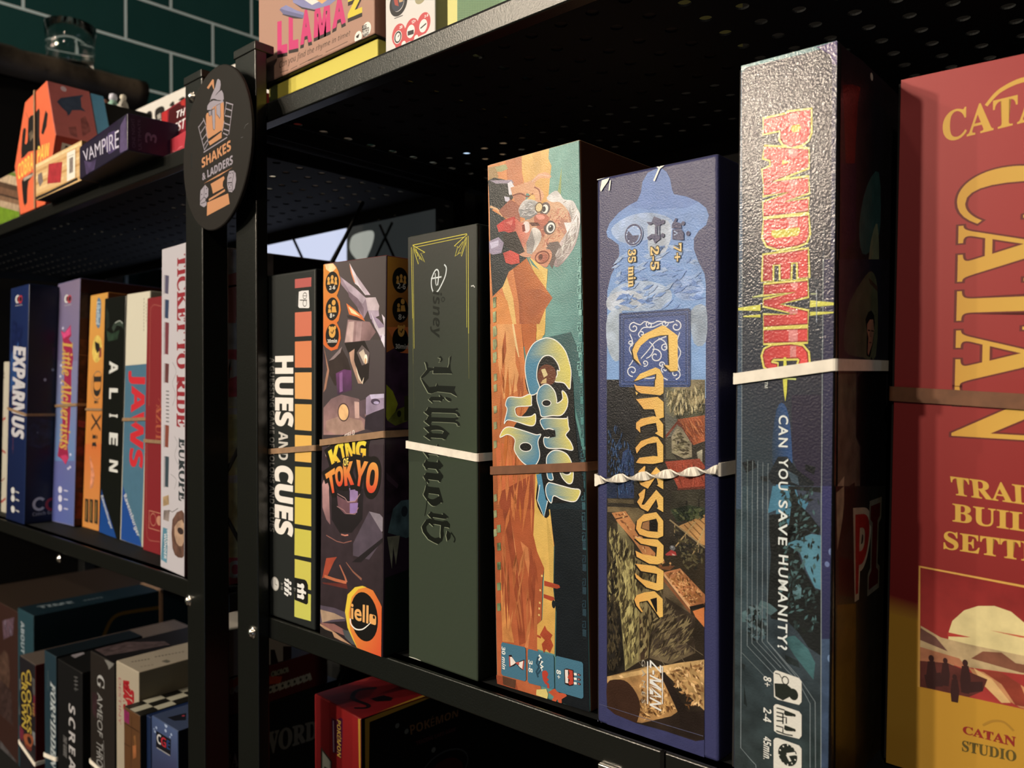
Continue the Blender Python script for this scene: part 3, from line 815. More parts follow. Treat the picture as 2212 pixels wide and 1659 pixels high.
band(b, 'brown rubber band round the dark box with the horned robot', 694, 956, 831, 938, RUB_T, 0.0042, drop=0)

# ---- dark green box with gold frame lines
b = gbox('dark olive green game box with a thin gold frame and black gothic lettering', (-0.3729, 0.3278, -1.62, -0.16, 0.07, 0.0615, 0.2609), ZR, 0.262,
         dict(all='33372a', front='3a4030', side_b='15150f', top='45433a'), 'gloss', r=0.0016)
use(b, 'front', 'gold_frame'); TR(860, 460, 3.0727)
patch('62,160 524,62 526,1650 66,1650', ('3c3a33', '38352e', '3c4430', '33382a'))
GLD = 'd6c544'
L(GLD, '96,214 456,138', 0.45); L(GLD, '112,228 440,160', 0.35)
L(GLD, '88,228 96,700', 0.45); L(GLD, '99,240 106,900', 0.3); L('8d8638', '96,700 100,1000', 0.35, w2=0.15); L('5f5c30', '100,1000 104,1300', 0.15)
L(GLD, '465,152 468,800', 0.45); L(GLD, '452,160 456,760', 0.3); L('8d8638', '468,800 470,1100', 0.35, w2=0.15)
for P_ in ('98,216 178,262 150,268 176,326 140,300 134,340 110,262', '458,142 372,220 396,222 378,288 412,262 420,288 452,190'):
    L(GLD, P_, 0.45, closed=True)
L(GLD, '104,226 160,310', 0.3); L(GLD, '100,232 146,300', 0.3); L(GLD, '452,160 396,270', 0.3); L(GLD, '448,176 418,270', 0.3); L(GLD, '120,240 130,290', 0.4); L(GLD, '430,190 400,232', 0.4)
L('cfc9b8', '484,486 500,482 508,494', 0.7)
part('brand_lettering')
L('d8d8cc', '306,342 320,366 312,420 286,480 262,520 238,530 222,490 222,440 240,392 256,376 268,390 268,430 262,480', 0.9, sm=1); L('d8d8cc', '218,436 288,424', 0.9); L('c8c8bc', '246,400 250,470 256,482', 0.8)
V('isney', 212, 520, 292, 830, '1a1b13', 'bi', 0.0); ring('1a1b13', 298, 574, 12, 18, 0.6)
part('title_lettering')
def vill(dx, dy, c): 
    TR(860 + dx, 460 + dy, 3.0727); [G(c, q) for q in ('176,988 192,990 200,1010 196,1024 236,1030 232,1046 210,1052 176,1086 158,1098 150,1098 152,1086 190,1040 184,1010', '234,1030 240,1020 330,1026 338,1000 340,960 352,944 354,960 346,1000 348,1040 362,1068 330,1066 232,1066', '265,960 280,948 292,960 296,976 284,990 270,992 280,980 282,966', '150,1098 162,1104 206,1156 250,1150 258,1128 268,1146 382,1150 372,1176 396,1222 350,1196 262,1186 220,1200 200,1194 170,1140')]; V('i', 204, 1206, 352, 1262, c, 'f', 0.012); V('lla', 176, 1290, 408, 1520, c, 'f', 0.012); V('ino', 170, 1530, 352, 1960, c, 'f', 0.012); V('u', 200, 1976, 332, 2096, c, 'f', 0.012); TR(860 + dx, 960 + dy, 3.0727); [G(c, q) for q in ('155,545 185,500 215,490 238,510 240,532 225,525 205,524 186,545 190,575 215,606 245,622 270,616 282,622 280,590 284,530 300,508 325,506 345,530 342,556 330,552 306,548 300,566 304,600 292,640 265,664 240,652 200,630 165,582', '325,570 350,592 346,622 326,642 318,604')]; TR(860 + dx, 460 + dy, 3.0727)
vill(-1.3, 0.9, '8d9070'); vill(0, 0, '11130c')
L('1a1c14', '168,1740 196,1820 190,1930 176,2010', 0.7, sm=1); L('11130c', '350,2120 376,2160 370,2186', 0.9, sm=1)
TR(860, 960, 3.0727); L('b8b49c', '72,1412 110,1420 150,1436', 0.9, w2=0.4)
band(b, 'cream rubber band round the dark olive green box', 881, 960, 1031, 988, RUB_W, 0.0046)

# ---- orange and teal desert box with the bearded man
b = gbox('orange and teal game box with a bearded old man in glasses over desert dunes', (-0.3023, 0.3310, -0.11, 1.04, 0.04, 0.0655, 0.2942), ZR, 0.288,
         dict(all='3f5f5c', front='5f8a7e', side_b='4a2a18', top='c89a70', bottom='5a3a26'), 'gloss', r=0.0016)
b.pg = 'linen'
use(b, 'front', 'desert_artwork'); TR(1030, 280, 3.19); pen.m = 0.12
patch('470,135 702,66 728,1660 470,1660', ('7fa794', '6f9c8c', '557e76', '6a9488'))
G('d98e56', '66,246 320,170 340,900 300,1660 100,1660', g=('c8703c', 200, 300, 250, 1660)); G('c27a52', '196,206 312,172 318,400 250,420 210,350'); G('e2b266', '308,174 498,120 494,200 514,250 505,330 490,500 420,520 340,420 312,300', g=('d89e56', 400, 150, 400, 500)); G('d8a75e', '380,155 440,140 450,330 400,330')
G('a8875a', '78,262 130,250 150,330 84,350'); G('a7a070', '126,256 200,238 214,270 170,290 140,290')
G('b9ae5a', '540,430 560,420 585,255 575,380 565,470 545,470'); G('93a060', '560,440 585,256 578,470')
G('e0b25c', '350,870 380,930 460,990 490,960 480,1060 470,1400 440,1450 410,1450 404,1380 470,1200 400,1000'); G('bf6a34', '250,960 340,880 400,990 522,1160 470,1240 400,1420 300,1520 290,1200', g=('9c5230', 500, 1160, 320, 1300)); G('a85a32', '300,1100 440,1100 522,1160 440,1260 330,1330'); G('e3b46a', '190,960 250,1160 270,1320 300,1560 250,1440 210,1200 170,1080'); G('d98a4a', '150,1120 210,1180 260,1400 280,1600 130,1600 104,1180')
pen.m = 0.0
part('bearded_man'); pen.m = 0.12
G('2a2a28', '76,352 120,330 215,350 260,400 250,470 200,540 170,560 130,540 88,560 84,440'); G('9a8a92', '90,350 240,346 256,370 130,372'); G('e0d6d0', '212,370 236,356 262,396 246,448 222,450'); G('c6bcc0', '188,460 224,466 230,500 196,494')
G('262a2a', '88,545 180,600 230,640 280,720 340,820 370,862 300,920 220,980 180,1080 108,1150 94,900', m=0.25); L('d8a878', '92,530 140,548 176,600', 1.4, w2=0.6)
G('9a5a44', '150,560 230,480 300,520 300,640 240,620 180,600')
G('d0946c', '232,400 300,378 372,352 400,330 424,304 470,292 500,304 514,322 505,336 440,334 410,352 398,372 404,392 430,400 456,430 464,458 450,490 424,536 406,526 402,490 398,450 372,440 340,440 336,480 312,520 290,524 262,496 244,452', g=('dfa478', 300, 500, 430, 330)); G('b9785a', '250,452 330,436 336,480 312,522 286,524 262,496', m=0.2); L('7d3f2c', '246,456 300,440 352,462 388,440', 0.8, sm=1); L('8d4a34', '396,396 430,420 440,490', 0.7, sm=1); L('e0b090', '380,360 430,314 500,320', 0.8, sm=1)
G('e3b56c', '344,480 380,446 404,470 396,500 352,520')
G('c79070', '390,600 470,500 560,480 640,540 660,640 600,760 520,800 500,860 420,860 340,880 270,840 256,740 300,640', 4, g=('d2a078', 420, 860, 600, 560))
G('b98068', '640,560 660,640 610,740 560,660 570,590'); G('a8604a', '440,600 500,640 480,720 430,760 400,700'); G('d9ab86', '530,520 620,540 640,640 570,600')
G('cfc4b8', '290,540 340,480 420,500 430,560 400,580 360,600 300,590', 3, m=0.4); G('8f8a84', '290,550 360,540 420,580 360,620 296,600', m=0.4); G('b3aaa0', '320,495 400,496 420,530 340,540', m=0.4)
G('d6ccc0', '480,470 540,420 572,440 600,480 660,490 690,540 714,600 700,720 660,830 560,948 520,900 560,800 610,720 650,640 630,560 570,500 520,500', 3, g=('b49a92', 640, 520, 620, 900), m=0.4); G('e6dcd2', '600,640 650,640 690,560 712,620 690,730 640,760 620,700', m=0.4); G('6a5a52', '480,780 560,770 590,820 540,900 520,960 480,900'); G('a8988e', '540,860 620,760 690,700 640,850 560,945', m=0.4)
speck(('efe6da', 'a49486', 'd6cabc', '8a7c72'), '480,470 572,440 690,540 714,600 700,720 660,830 560,948 520,900 610,720 650,640 630,560 570,500', 500, 6, 0.5, 0.9, 0.9, 3); speck(('e6ddd0', '8e8680', 'c4b8ac'), '290,540 340,485 430,520 430,570 400,600 300,600', 160, 4, 0.4, 0.2, 0.7, 4); speck(('e8ddd0', '9c8c80', 'c9bcae'), '360,700 430,690 446,740 420,800 380,860 345,850 340,780', 140, 4, 0.4, 1.2, 0.7, 5); speck(('d98a6c', 'a8604c', 'e6b08c', 'c47c5c'), '440,580 560,520 640,560 640,640 590,720 520,790 450,840 430,700', 260, 3, 0.6, 0.5, 1.5, 6)
E('5d4a44', 468, 545, 38, 44); E('e8dcc8', 470, 546, 22, 30); E('3a3230', 462, 548, 13, 20); E('5b4842', 502, 675, 42, 48); E('ece2d0', 508, 676, 30, 36); E('4a4a4e', 510, 678, 19, 24); E('15130f', 511, 678, 10, 13); E('f4f0e6', 506, 668, 4, 6)
ring('5a3c20', 428, 536, 28, 36, 0.7); E('e2c48c', 428, 536, 22, 29)
G('b26048', '400,590 460,580 500,610 470,660 420,668 396,640', 3); G('e0907a', '406,590 450,586 470,610 430,620', 3); G('5a2c20', '360,640 420,640 440,662 380,665')
G('d9ccbc', '380,680 430,690 446,740 420,800 380,850 362,790', 3, m=0.4); G('9c9086', '340,760 380,690 400,780 380,860 345,850', m=0.4)
G('c05a44', '262,610 300,640 340,640 370,700 340,780 300,840 256,780 250,680', 3, g=('d88a70', 260, 700, 360, 700), m=0.3); G('e8cfc0', '324,640 356,636 364,690 340,712 318,690', 3); G('7a2a22', '310,660 328,650 336,700 316,704')
G('b33a34', '136,660 190,620 262,598 266,680 240,720 190,700 150,706', m=0.35); G('c2473c', '180,850 236,830 290,860 296,920 240,930 200,918', m=0.35); G('d06a5c', '200,640 250,620 240,660'); G('2a211e', '180,720 270,700 330,840 290,860 230,830 190,800', m=0.5)
G('9a8a98', '84,770 150,740 186,780 170,850 110,862 86,850'); G('c3b6c2', '90,780 150,760 150,800 100,820')
G('cd8a68', '380,868 440,836 500,826 518,870 494,930 470,950 400,910 372,896', 4); ring('7c4030', 450, 880, 52, 46, 0.9); G('a8604a', '420,870 460,850 490,870 470,910 430,905', 3); E('5a3026', 440, 878, 14, 20)
G('e8c06a', '362,880 400,905 460,950 488,960 482,1060 450,990 400,930'); 
pen.m = 0
part('desert_artwork'); TR(1030, 700, 3.456); pen.m = 0.15
G('cf7a42', '100,0 330,0 360,300 440,560 440,1660 130,1660', g=('8e4a2c', 200, 500, 200, 1700)); G('d9965a', '150,0 260,0 300,200 330,480 200,560 160,300'); G('b5602f', '330,0 445,0 440,140 380,300 360,200'); G('e0b05a', '445,0 512,0 505,80 450,110'); G('e4c085', '262,0 276,0 318,250 300,240'); G('c96a3e', '140,880 230,900 300,1050 300,1260 160,1260'); G('94462a', '160,1260 420,1120 440,1660 260,1660 180,1400')
G('1d2a2c', '470,400 690,500 800,1000 838,1660 560,1660 520,1400 440,1400', g=('1a2426', 650, 600, 700, 1600)); G('3a5a56', '520,100 700,60 800,300 805,900 700,500 600,200')
G('dcae56', '440,1060 470,1060 520,1400 570,1660 420,1660'); G('c98a44', '500,1400 556,1430 600,1660 520,1660')
TR(1030, 1100, 3.606)
G('a5522e', '134,0 450,0 440,180 470,330 525,460 510,560 505,860 470,900 475,1100 500,1400 480,1490 160,1372', g=('b8623a', 300, 100, 300, 1300))
for q, c in (('250,0 300,300 350,600 380,1040 330,1060 280,500 200,0', '8f4428'), ('340,250 400,500 420,900 370,1080 400,1080 440,700 400,300', 'c87a48'), ('180,400 230,700 290,1040 200,1030', 'cf8648'), ('270,100 330,560 350,780 300,300', 'd6925a'), ('420,300 460,500 440,900 400,560', '92462a')): G(c, q, m=0.3)
G('dfb35c', '450,40 570,0 600,300 595,620 612,760 605,1130 470,1090 470,900 510,860 525,460 470,330 440,200', g=('d6a04e', 500, 100, 560, 1000)); G('caa050', '540,30 600,300 596,600 570,560')
G('171c1e', '570,0 845,0 870,400 882,1588 640,1500 612,1130 618,800 600,620 605,300', g=('15181a', 700, 100, 700, 1400))
G('a8452a', '525,556 640,590 650,610 625,620 525,596'); G('a8452a', '520,660 600,685 606,705 580,715 520,690'); E('1a1e20', 598, 740, 14, 32)
for x, y in ((507, 520), (494, 632), (490, 730), (486, 775), (484, 825)): R('e6c070', x - 6, y - 10, x + 7, y + 8)
G('a8482c', '490,980 530,905 545,940 590,980 575,1010 596,1060 570,1120 540,1090 520,1120 505,1050 530,1020', m=0.3); L('a8482c', '470,985 500,1000', 1.2)
G('9a4a2e', '150,1290 300,1330 330,1440 160,1372'); G('5a3a28', '200,1300 306,1330 300,1398 205,1365'); G('d8c070', '465,1405 540,1400 555,1440 548,1478 462,1448'); G('dcae56', '415,1440 460,1455 680,1525 640,1530 480,1490')
G('bf5434', '556,1425 606,1396 640,1430 690,1436 702,1455 660,1480 662,1510 640,1514 628,1480 606,1514 584,1490 600,1460', m=0.2)
pen.m = 0
pen.m = 0.1
TR(1030, 700, 3.456); speck(('c8744080'[:6], 'b9662f', 'c06c3a', 'a85830'), '150,20 330,20 345,300 420,600 430,1000 440,1600 150,1600', 60, 26, 2.6, 1.5, 0.25, 8)
TR(1030, 1100, 3.606); speck(('b4663a', '96482a', 'ac5e34', 'bc7240'), '170,20 440,20 470,330 500,560 470,900 470,1080 390,1070 200,1010', 50, 24, 2.4, 1.5, 0.25, 9)
pen.m = 0
part('border_pattern')
def key(x, y, s, c):
    L(c, f'{x-8*s},{y-26*s} {x+14*s},{y-28*s} {x+14*s},{y+22*s} {x-6*s},{y+24*s} {x-6*s},{y-4*s} {x+4*s},{y-4*s}', 0.7)
TR(1030, 280, 3.19)
for k, y in enumerate((910, 1000, 1100, 1210, 1360, 1500, 1630)): key(700, y, 1.0, '86b3a2'); L('86b3a2', f'712,{y+30} 712,{y+70}', 2.0)
part('border_patches')
for y in (1190, 1290, 1390, 1480, 1570): G('93986a', f'110,{y-30} 132,{y-40} 132,{y+34} 112,{y+40}', m=0.8)
TR(1030, 700, 3.456)
part('border_pattern')
for y in (35, 185, 345, 500, 655, 815, 970, 1130, 1290, 1440, 1590): key(770 + y * 0.016, y, 1.1, '4f7a70' if y < 900 else '38585a'); L('4f8278' if y < 900 else '38585a', f'{778+y*0.016},{y+40} {780+y*0.016},{y+96}', 2.4)
part('border_patches')
for y in (60, 150, 240, 400, 480, 640, 760, 900, 1100, 1300, 1420, 1560): G('8a8a60', f'124,{y-26} 148,{y-32} 150,{y+20} 128,{y+30}', m=0.9)
TR(1030, 1100, 3.606)
part('border_pattern')
for y in (60, 210, 390, 570, 740, 900): key(832, y, 1.0, '2a3c42'); L('2a3c42', f'838,{y+36} 838,{y+92}', 2.4)
part('border_patches')
for y in (150, 290, 440, 600, 760): G('6f7a50', f'156,{y-26} 184,{y-30} 186,{y+30} 160,{y+34}', m=0.9)
part('title_lettering'); TR(1030, 700, 3.456)
SH = '1c1a18'; WH = 'efe6d2'; BLU = '4f8296'; YEL = 'd9c663'
G(SH, '420,180 560,150 700,330 730,700 760,1000 800,1250 700,1330 540,1340 540,1420 500,1440 440,1300 470,1000 300,900 280,760 400,600 360,420', 3)
def blob(p, sm=5, a=None, hole=None):
    q = pts(p); cx = sum(x for x, y in q) / len(q); cy = sum(y for x, y in q) / len(q)
    xs = [x for x, y in q]; x0, x1 = min(xs), max(xs)
    o = [(cx + (x - cx) * 1.0, cy + (y - cy) * 1.0) for x, y in q]
    G(BLU, o, sm, g=(YEL, x0 + (x1 - x0) * (0.3 if not a else a[0]), cy, x1 - (x1 - x0) * (0.2 if not a else a[1]), cy)); L(WH, o, 0.55, sm=sm, closed=True)
blob('395,520 372,430 360,330 372,240 420,150 490,110 540,104 600,130 660,200 694,300 704,360 700,430 692,486 650,440 582,428 600,380 600,346 618,348 606,300 570,250 530,234 490,250 456,310 448,400 470,480 440,520 410,530', 3)
G('6a3a26', '470,330 520,300 580,330 590,400 560,450 480,450 455,390', 3); G('d8bf86', '480,340 510,332 530,380 500,400'); G('cfae74', '490,420 520,402 520,440 476,444')
blob('486,690 470,640 448,560 460,490 500,452 540,456 580,500 596,560 600,590 640,560 636,500 664,520 680,570 670,630 630,680 560,684'); E(WH, 520, 590, 36, 27); E(SH, 520, 590, 31, 22)
blob('482,708 660,706 676,694 684,760 690,790 664,830 700,880 716,940 640,930 520,922 500,850 540,846 580,800 540,780 500,784', 2)
G(SH, '500,786 584,792 590,840 540,850 552,818')
blob('520,1050 524,990 560,950 610,944 670,970 706,1030 720,1110 712,1180 680,1190 640,1150 610,1096 560,1090 570,1160 530,1150')
E(WH, 672, 1105, 34, 24); E(SH, 668, 1104, 28, 18)
blob('514,1230 530,1190 560,1188 700,1226 770,1240 756,1300 720,1326 640,1310 574,1282 556,1336 524,1290')
L(BLU, '462,1120 480,1230 500,1330', 3.5); G(BLU, '470,1200 452,1316 502,1442 528,1320 490,1290', 0); L(WH, '470,1200 452,1316 502,1442 528,1320', 0.5)
blob('204,742 226,640 214,600 240,546 330,548 400,524 408,590 400,610 300,618 286,650 310,690 400,690 436,672 436,740 400,760 300,730 230,716', 2, a=(0.05, 0.4))
G(BLU, '172,846 196,790 240,768 330,790 440,826 478,824 456,880 470,980 440,1050 390,1062 330,1020 280,940 284,860 230,824', 3, g=(YEL, 400, 900, 230, 800)); L(WH, '172,846 196,790 240,768 330,790 440,826 478,824 456,880 470,980 440,1050 390,1062 330,1020 280,940 284,860 230,824', 0.55, sm=1, closed=True)
E(WH, 364, 918, 48, 36); E(SH, 364, 918, 43, 30)
part('player_icons'); TR(1030, 1100, 3.606)
for q in ('200,1036 372,1074 380,1088 384,1330 372,1340 204,1296 190,1280 190,1050', '404,1088 590,1136 600,1150 604,1394 590,1402 408,1356 396,1340 396,1100', '622,1142 818,1190 828,1206 830,1466 816,1476 624,1420 612,1400 612,1156'): G('47707e', q)
V('30 min', 194, 1068, 226, 1252, 'f2ebdc', 'bi'); V('3-8', 402, 1172, 436, 1276, 'f2ebdc', 'bi'); V('8+', 620, 1248, 656, 1326, 'f2ebdc', 'bi')
G('2a1a18', '248,1136 270,1134 290,1180 300,1196 330,1186 372,1170 360,1256 336,1240 308,1206 290,1220 256,1232'); G('efdcc8', '254,1150 272,1150 304,1196 276,1216 258,1222'); G('efdcc8', '312,1200 364,1180 356,1246 334,1230'); L('b04a3c', '254,1146 258,1226', 0.9); L('b04a3c', '366,1180 358,1250', 0.9); G('c25a4a', '300,1194 330,1188 330,1216 308,1204')
L('efe8da', '484,1136 500,1156 480,1170 512,1190 490,1206 514,1226 494,1240 510,1256', 1.3); L('2a4450', '478,1150 466,1200 484,1230 464,1266 478,1310', 1.2); L('2a4450', '500,1170 480,1220 500,1250 470,1290', 1.0)
G('b8402e', '510,1266 540,1258 556,1286 546,1310 560,1330 530,1350 514,1320', 3); L('b8402e', '530,1346 556,1366 556,1394', 1.6)
G('2a1a18', '680,1246 700,1240 752,1252 758,1300 752,1372 720,1378 684,1360'); G('efdcc8', '686,1250 710,1252 712,1356 690,1352'); G('b8402e', '712,1248 746,1258 752,1360 724,1370 712,1356 724,1330 706,1310 722,1280')
for y in (1284, 1320, 1355): L('efe8da', f'756,{y} 778,{y+2}', 1.2); E('3a2420', 796, y + 6, 14, 10); E('b06a60', 794, y + 6, 8, 6)
band(b, 'brown rubber band round the orange and teal desert box', 1061, 1016, 1271, 1008, RUB_B, 0.0046)
# ---- navy box with the medieval town
b = gbox('navy blue game box with a sky window over a medieval town and golden lettering', (-0.2299, 0.3266, -0.40, -0.16, 0.15, 0.0663, 0.2717), ZR, 0.195,
         dict(all='34345a', front='3a3a5a', side_b='23223a', top='5a5668'), 'linen', r=0.0018)
use(b, 'front', 'town_artwork'); TR(1270, 310, 3.0152); pen.m = 0.12
WIN = '445,165 480,160 512,185 535,230 548,300 560,330 640,345 720,380 770,420 788,470 770,530 720,570 690,620 690,690 720,770 760,850 768,920 768,1660 122,1660 126,960 150,860 185,790 205,720 200,660 160,628 128,610 120,575 140,520 200,450 270,400 320,375 345,320 355,250 390,190'
G('6484b4', WIN, g=('7d9cc0', 450, 300, 450, 1300)); G('5877aa', '445,165 480,160 512,185 535,230 548,300 560,330 640,345 720,380 640,420 420,430 300,420 270,400 320,375 345,320 355,250 390,190', m=0.1)
pen.m = 0.35
G('93a4bc', '150,560 250,480 380,450 500,470 560,520 520,600 420,620 300,640 210,640', 3); G('a9b0b8', '400,520 520,500 540,620 470,760 400,720 390,600', 3); G('9fadbd', '140,980 260,900 420,900 540,960 520,1060 380,1090 200,1080', 3); G('b4b8bc', '130,1000 220,960 330,970 360,1050 220,1090 130,1080', 3); G('8ca2c4', '560,900 680,860 760,940 700,1020 580,1000', 3)
G('a5aeb4', '128,1120 220,1090 230,1340 180,1420 126,1320', 3); G('8f9aa4', '670,1090 768,1060 768,1290 690,1300', 3)
TR(1270, 820, 3.318); pen.m = 0.3
G('2a241c', '135,0 840,0 840,1659 135,1659', g=('30281e', 400, 0, 400, 1600)); G('5e5a4c', '240,0 840,0 840,330 560,420 540,60 300,60'); G('8a7a58', '640,0 840,0 840,150 620,200 560,100', m=0.6); G('b8a070', '742,120 838,110 838,170 745,178', m=0.6); G('3c3a28', '600,190 838,170 838,260 640,290', m=0.8); G('6c664e', '560,60 620,60 620,280 560,240', m=0.6); G('4c4636', '640,80 700,70 690,220 640,220')
G('1d1b1c', '135,0 250,0 340,160 420,330 340,420 330,700 135,850', m=0.5); G('2b3a5a', '232,660 250,520 290,490 330,560 330,690'); G('26324c', '215,700 330,700 330,850 215,850'); G('222b40', '135,700 210,700 210,850 135,850')
G('a0522e', '640,285 838,255 838,440 756,470 690,340', m=0.4); G('6c2f1e', '645,290 690,340 756,460 744,466 640,320 560,420 556,400'); 
for k in range(9): L('7c3a22', f'{655+k*20},{284-k*3} {720+k*14},{400-k*2}', 0.25)
G('8a7c60', '594,420 640,330 670,340 744,460 746,556 690,566 600,524', m=0.6); R('2e261c', 640, 440, 656, 490); R('2e261c', 668, 446, 684, 494); G('4a4434', '556,420 600,420 600,524 640,570 560,570'); G('a09478', '780,520 820,500 820,590 790,580', m=0.5)
G('8e3c28', '552,588 800,566 838,620 838,640 600,700', m=0.3); G('943e2a', '600,690 838,650 838,776 650,786 620,720', m=0.3); G('602a1c', '640,780 836,764 836,784 640,792')
G('3a3426', '600,800 838,786 838,960 700,1010 590,960', m=0.6); R('1d1812', 700, 866, 714, 922); R('1d1812', 790, 850, 800, 920); G('2c3420', '590,930 720,900 838,920 838,980 640,1020', m=0.9)
G('5a4c34', '140,852 330,862 330,890 145,882', m=0.5); G('6c5a3c', '140,910 400,920 420,1040 330,1040 280,950 140,950', m=0.6)
G('b2824c', '650,1050 838,968 838,1190 760,1160', m=0.3); 
for k in range(4): L('6e4a28', f'{690+k*30},{1040-k*18} {800+k*14},{1160-k*40}', 0.5)
G('30281e', '580,1000 690,1100 838,1200 838,1400 700,1380 580,1180', m=0.6); L('8a7450', '585,1004 838,1206', 0.7); L('8a7450', '622,1040 620,1120', 0.5); L('8a7450', '700,1100 698,1170', 0.5); L('8a7450', '794,1170 790,1240', 0.5)
L('a98a58', '770,1020 628,1196', 0.6); L('a98a58', '834,1066 738,1284', 0.6)
for x, y in ((604, 1206), (720, 1300)):
    G('a23a34', f'{x-8},{y+14} {x+26},{y+30} {x+40},{y+100} {x+50},{y+130} {x-30},{y+70} {x-50},{y+46}', m=0.3); G('d0a08a', f'{x-4},{y+40} {x+20},{y+50} {x+30},{y+70} {x+6},{y+60}'); E('6e6a66', x + 2, y, 20, 18); E('a5a098', x - 2, y - 6, 8, 7); G('5a1e1e', f'{x+26},{y+60} {x+50},{y+130} {x+20},{y+110}')
G('6c6040', '210,1010 330,1180 330,1659 240,1659', m=0.8); G('342c1e', '140,1000 210,1020 238,1659 140,1659', m=0.7)
G('b87a48', '170,955 270,942 350,1060 420,1180 540,1300 620,1330 540,1370 470,1360 330,1160 210,1020', g=('a86a3e', 200, 950, 600, 1350), m=0.35); L('4a2e1c', '196,1000 286,980', 0.6); L('4a2e1c', '520,1368 630,1336', 0.8)
G('b5764a', '540,1395 660,1352 838,1540 838,1600 720,1620', m=0.4); G('8a5432', '540,1400 720,1620 690,1640 545,1430', m=0.4)
TR(1270, 1200, 3.615)
G('302619', '148,0 908,0 908,1460 148,1400', g=('2a2018', 500, 0, 500, 1400)); G('27211a', '148,0 220,0 290,900 148,950', m=0.8); G('8a7c4e', '215,0 350,0 400,440 395,830 290,900 250,400', m=0.8); G('6b5c3a', '350,0 560,30 600,300 480,640 470,800 395,830 400,440', m=0.8); G('3e2e20', '400,470 470,640 460,800 410,820'); G('594a34', '560,100 800,420 840,760 640,850 480,800 520,500', m=0.7); G('382c20', '600,320 840,480 830,760 700,600', m=0.6)
G('b5764a', '575,135 720,100 908,300 908,390 800,412', g=('a06238', 600, 130, 900, 400), m=0.45); G('d09a68', '575,135 590,128 812,408 800,425', m=0.3); G('7c4c2e', '575,150 800,425 795,450 590,200'); L('1d1510', '796,412 908,388', 1.6); G('c0703c', '818,434 908,405 908,560 840,480', m=0.3); G('6e4428', '535,90 680,80 640,115 560,105', m=0.3)
for p_ in ('560,540 900,780', '600,620 760,840', '500,700 600,860', '640,420 820,640', '300,700 420,860'): L('75664c', p_, 0.25)
G('b28a54', '150,945 700,840 908,812 908,1210 780,1222 560,880 480,860 350,920 250,960', m=0.5); G('c59c62', '150,945 700,840 908,812 908,850 700,890 150,1000', m=0.5); G('a67a48', '150,985 560,900 700,1220 640,1262 420,1308 370,1300 400,1150 350,1030 250,970 150,1010', m=0.6); G('3a2418', '150,1000 230,968 310,990 380,1080 410,1180 390,1280 360,1310 250,1260 160,1190', 3, m=0.2)
G('241a14', '560,920 600,910 780,1222 908,1210 908,1460 720,1400 712,1240', m=0.3); G('2c2018', '420,1308 715,1240 720,1400 560,1350', m=0.3)
pen.m = 0.15
G('3a3a5a', '148,1188 210,1240 380,1310 600,1370 840,1450 908,1440 908,1659 148,1659')
TR(1270, 820, 3.318)
speck(('7c7050', '443a28', '9a8c68', '5c5238'), '594,420 640,330 744,460 746,556 690,566 600,524', 120, 3, 1.2, 0, 0.3, 1)
speck(('b8643a', '7a3a22', 'c87a4a', '93492a'), '645,290 838,258 838,440 756,470', 160, 6, 0.6, -1.0, 0.2, 2)
speck(('b4533a', '73301f', 'a04630'), '556,590 800,568 838,640 838,770 650,784', 160, 5, 0.6, -1.4, 0.3, 3)
speck(('a08c60', '5c5238', 'c4b080', '6e6444'), '560,60 838,20 838,250 640,285 560,240', 220, 4, 1.0, 1.5, 0.4, 4)
speck(('4a5030', '20261a', '5c5a38', '343a24'), '590,930 838,920 838,1000 700,1020', 160, 3, 1.4, 0, 1.5, 5)
speck(('4c4228', '22201a', '5e5438'), '580,1010 838,1210 838,1390 690,1370', 160, 3, 1.2, 0, 1.5, 6)
speck(('cf9a60', '945a32', 'e0b078', '7a4a2a'), '170,955 270,942 420,1180 620,1330 540,1370 330,1160', 200, 2.5, 1.0, 0, 1.5, 7)
speck(('cf9a60', '945a32', 'b8794a', '7a4a2a'), '540,1395 660,1352 838,1540 838,1600 720,1620', 140, 2.5, 1.0, 0, 1.5, 8)
speck(('8c7c4c', '4a3e28', 'a4945c', '2e2618'), '145,1010 330,1180 400,1659 140,1659', 420, 5, 1.3, 1.45, 0.35, 9)
speck(('2c405c', '3c5474', '1c2430'), '140,360 230,300 330,560 330,820 215,840 140,700', 200, 3, 0.8, 1.5, 0.5, 10)
TR(1270, 1200, 3.615)
speck(('a09058', '5c5032', 'b8a668', '3e3420', '7c6c42'), '215,10 360,10 400,440 395,830 290,890 250,400', 520, 6, 1.4, 1.45, 0.4, 11)
speck(('7a6844', '40341f', '8e7c50', '2c2418'), '350,10 560,40 600,300 480,640 470,800 400,820 400,440', 420, 5, 1.3, 1.45, 0.4, 12)
speck(('6e5e40', '43362a', '84724c', '302619'), '490,500 600,330 840,490 830,760 640,840 480,790', 380, 6, 0.9, 0.9, 0.4, 13)
speck(('d6a468', '8c6238', 'ecc084', '6c4828'), '160,945 700,845 905,820 905,1200 785,1215 600,910 470,870 250,970', 480, 2.8, 1.2, 0, 1.5, 14)
speck(('c89858', '80562e', 'e0b070', '5c3c20'), '400,960 560,905 700,1220 420,1300 380,1290 400,1150', 340, 2.8, 1.1, 0, 1.5, 15)
speck(('d09860', '96602f', '6e4424'), '580,140 720,105 905,300 905,385 800,410', 240, 2.4, 0.9, 0, 1.5, 16)
speck(('3c3222', '1c1812', '4c402a'), '150,10 215,10 280,880 150,930', 240, 4, 1.2, 1.5, 0.5, 17)
TR(1270, 310, 3.0152)
speck(('86a0c4', '6f8cb8', '94a6be', '6482b2'), '140,700 205,690 690,640 760,860 765,1080 668,1100 140,1100', 110, 7, 2.0, 0.2, 0.6, 18)
pen.m = 0
